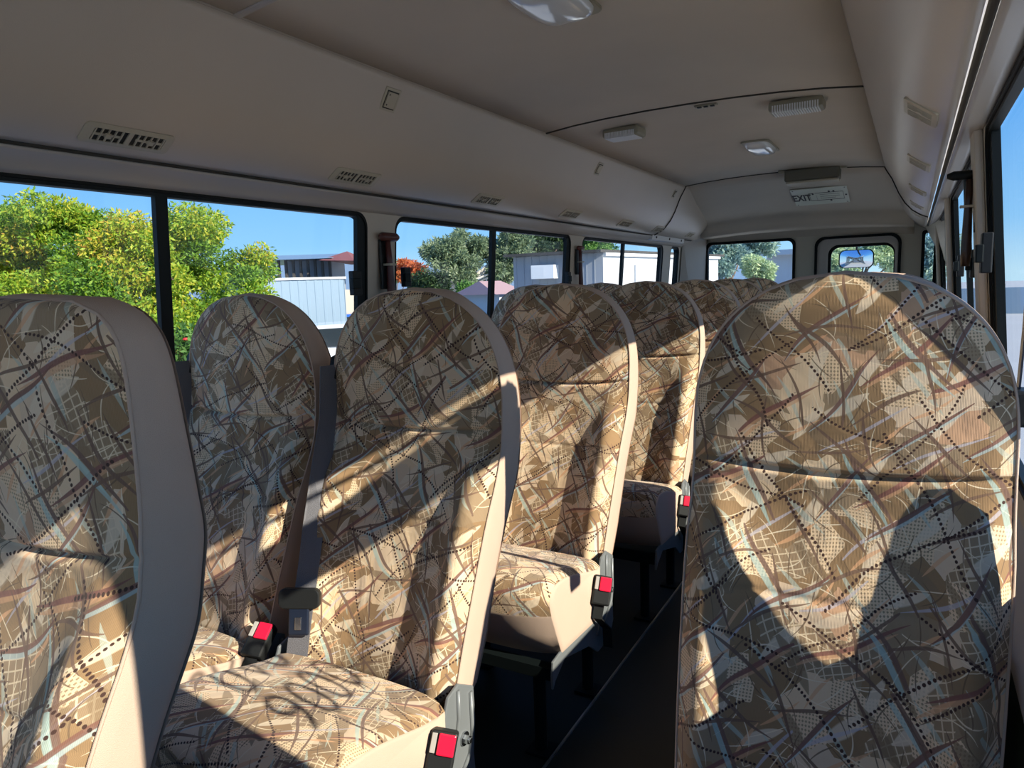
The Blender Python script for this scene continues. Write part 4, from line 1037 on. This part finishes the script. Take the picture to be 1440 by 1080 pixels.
# air conditioner on the ribbed wall
ac = at(766, 382, 13.4); f_ac = (Vector((ac.x, ac.y, 0))-Vector((Lf.x, Lf.y, 0))).dot(d)/Lw
oa = on_wall(Lf, Cn, f_ac, ac.z-.12)
t = tg('air_conditioner', oa, 'white box air conditioner mounted on the ribbed wall of the white building', 'air conditioner')
fw_ = .23/Lw
facade_box('case', Lf, Cn, f_ac-fw_, f_ac+fw_, ac.z-.13, ac.z+.12, .26, 'white', t, oa)
facade_box('grille', Lf, Cn, f_ac-fw_*.9, f_ac+fw_*.2, ac.z-.11, ac.z+.10, .25, 'blackplastic', t, oa)
for k in range(6): facade_box('slat', Lf, Cn, f_ac-fw_*.9, f_ac+fw_*.2, ac.z-.10+k*.034, ac.z-.088+k*.034, .262, 'white', t, oa)
# vehicles
def car(x, y, depth, m_, label, L=4.2, ang=.3):
    p = at(x, y, depth); t = tg('car', (p.x, p.y, GZ), label, 'car'); t.rotation_euler[2] = ang
    body = [(-L/2, .35), (-L/2, .8), (-L*.33, .9), (-L*.2, 1.35), (L*.15, 1.4), (L*.3, .95), (L/2, .82), (L/2, .35)]
    o = MB().prism(body, 'Y', -.85, .85).build('body', m_, t, local=True, bev=.08)
    MB().prism([(-L*.29, .95), (-L*.19, 1.28), (L*.14, 1.33), (L*.25, .97)], 'Y', -.87, .87).build('windows', 'carglass', t, local=True)
    for sx_ in (-.32, .3):
        for sy_ in (-.8, .8): MB().tube([(L*sx_, sy_-.1, .32), (L*sx_, sy_+.1, .32)], .32, 16).build('wheel', 'tyre', t, local=True)
car(505, 430, 21, 'carblue', 'blue car parked beyond the shed by the window post', ang=.8)
car(470, 470, 14.5, 'carwhite', 'white car roof in front of the corrugated shed', ang=.5)
car(1108, 386, 22, 'carblue', 'blue car seen low in the rear window', ang=.1)
car(1236, 384, 17, 'carblue', 'blue car seen low through the rear door window', ang=1.4)
# beyond the tail
tree('pale_bush', gp(1064, 18), [crown(1064, 378, 18, .50, .42)], 16, .2, 9000, .09, 'leaf_pale', 'round pale green bush in the middle of the rear window', 21, trunk=.05, cat='shrub')
tree('hazy_tree', gp(1020, 26), [crown(1015, 360, 26, .9, .8), crown(1060, 348, 27, .8, .6)], 30, .36, 14000, .15, 'leaf_haze', 'blue-green tree on the left side of the rear window', 22, trunk=.1)
tree('yellow_green_tree', gp(1215, 27), [crown(1190, 372, 27, .75, .6), crown(1245, 362, 27, .95, .7), crown(1210, 352, 28, 1.1, .6)], 30, .33, 14000, .14, 'leaf_pale', 'pale yellow-green foliage seen through the rear door window', 23, trunk=.1)
tree('corner_tree', gp(1312, 20), [crown(1312, 360, 20, .6, .8)], 14, .36, 7000, .13, 'leaf_haze', 'blue-green tree seen in the narrow window at the rear right corner', 24, trunk=.1)
Pn = at(1078, 352, 32); Q = at(1125, 350, 31)
house_block('rear_shed', [xy(Pn), xy(Q), (Q.x+.5, Q.y+4), (Pn.x+.5, Pn.y+4)], Pn.z-.25, 'shedgrey', 'grey shed with pale roof on the right side of the rear window', roofm='shedwhite', roof_th=.22)
wobj(MB().box((-9, 40, GZ), (16, 40.2, GZ+1.2)), 'boundary_fence', 'shedblue'); tag(bpy.data.objects['boundary_fence'], 'pale low fence running across beyond the rear window', 'fence')
# outside rear-view mirror
pm = at(1204, 365, 7.35); t = tg('outside_mirror', pm, 'convex mirror hanging outside the rear door window', 'mirror')
lo = rrect(-.165, -.085, .165, .100, .055, 8); n = len(lo); mb = MB()
mb.add([(p[0], 0, p[1]) for p in lo]+[(p[0]*.9, .07, p[1]*.9) for p in lo], [tuple(range(2*n-1, n-1, -1))]+[(i, (i+1) % n, n+(i+1) % n, n+i) for i in range(n)]); mb.build('housing', 'blackplastic', t, local=True)
vs = []; R_ = 6
for r in range(R_+1):
    q = 1-r/R_
    for p in lo: vs.append((p[0]*.93*q, -.004-.035*(1-q*q), p[1]*.93*q))
MB().add(vs, [(r*n+i, r*n+(i+1) % n, (r+1)*n+(i+1) % n, (r+1)*n+i) for r in range(R_) for i in range(n)]).build('mirror_glass', 'chrome', t, smooth=True, local=True)
MB().tube([(.0, .03, .09), (.0, .02, .25), (.02, -.35, .34), (.02, 6.485-pm.y, .37)], .010, 8).build('bracket', 'blackmetal', t, local=True)
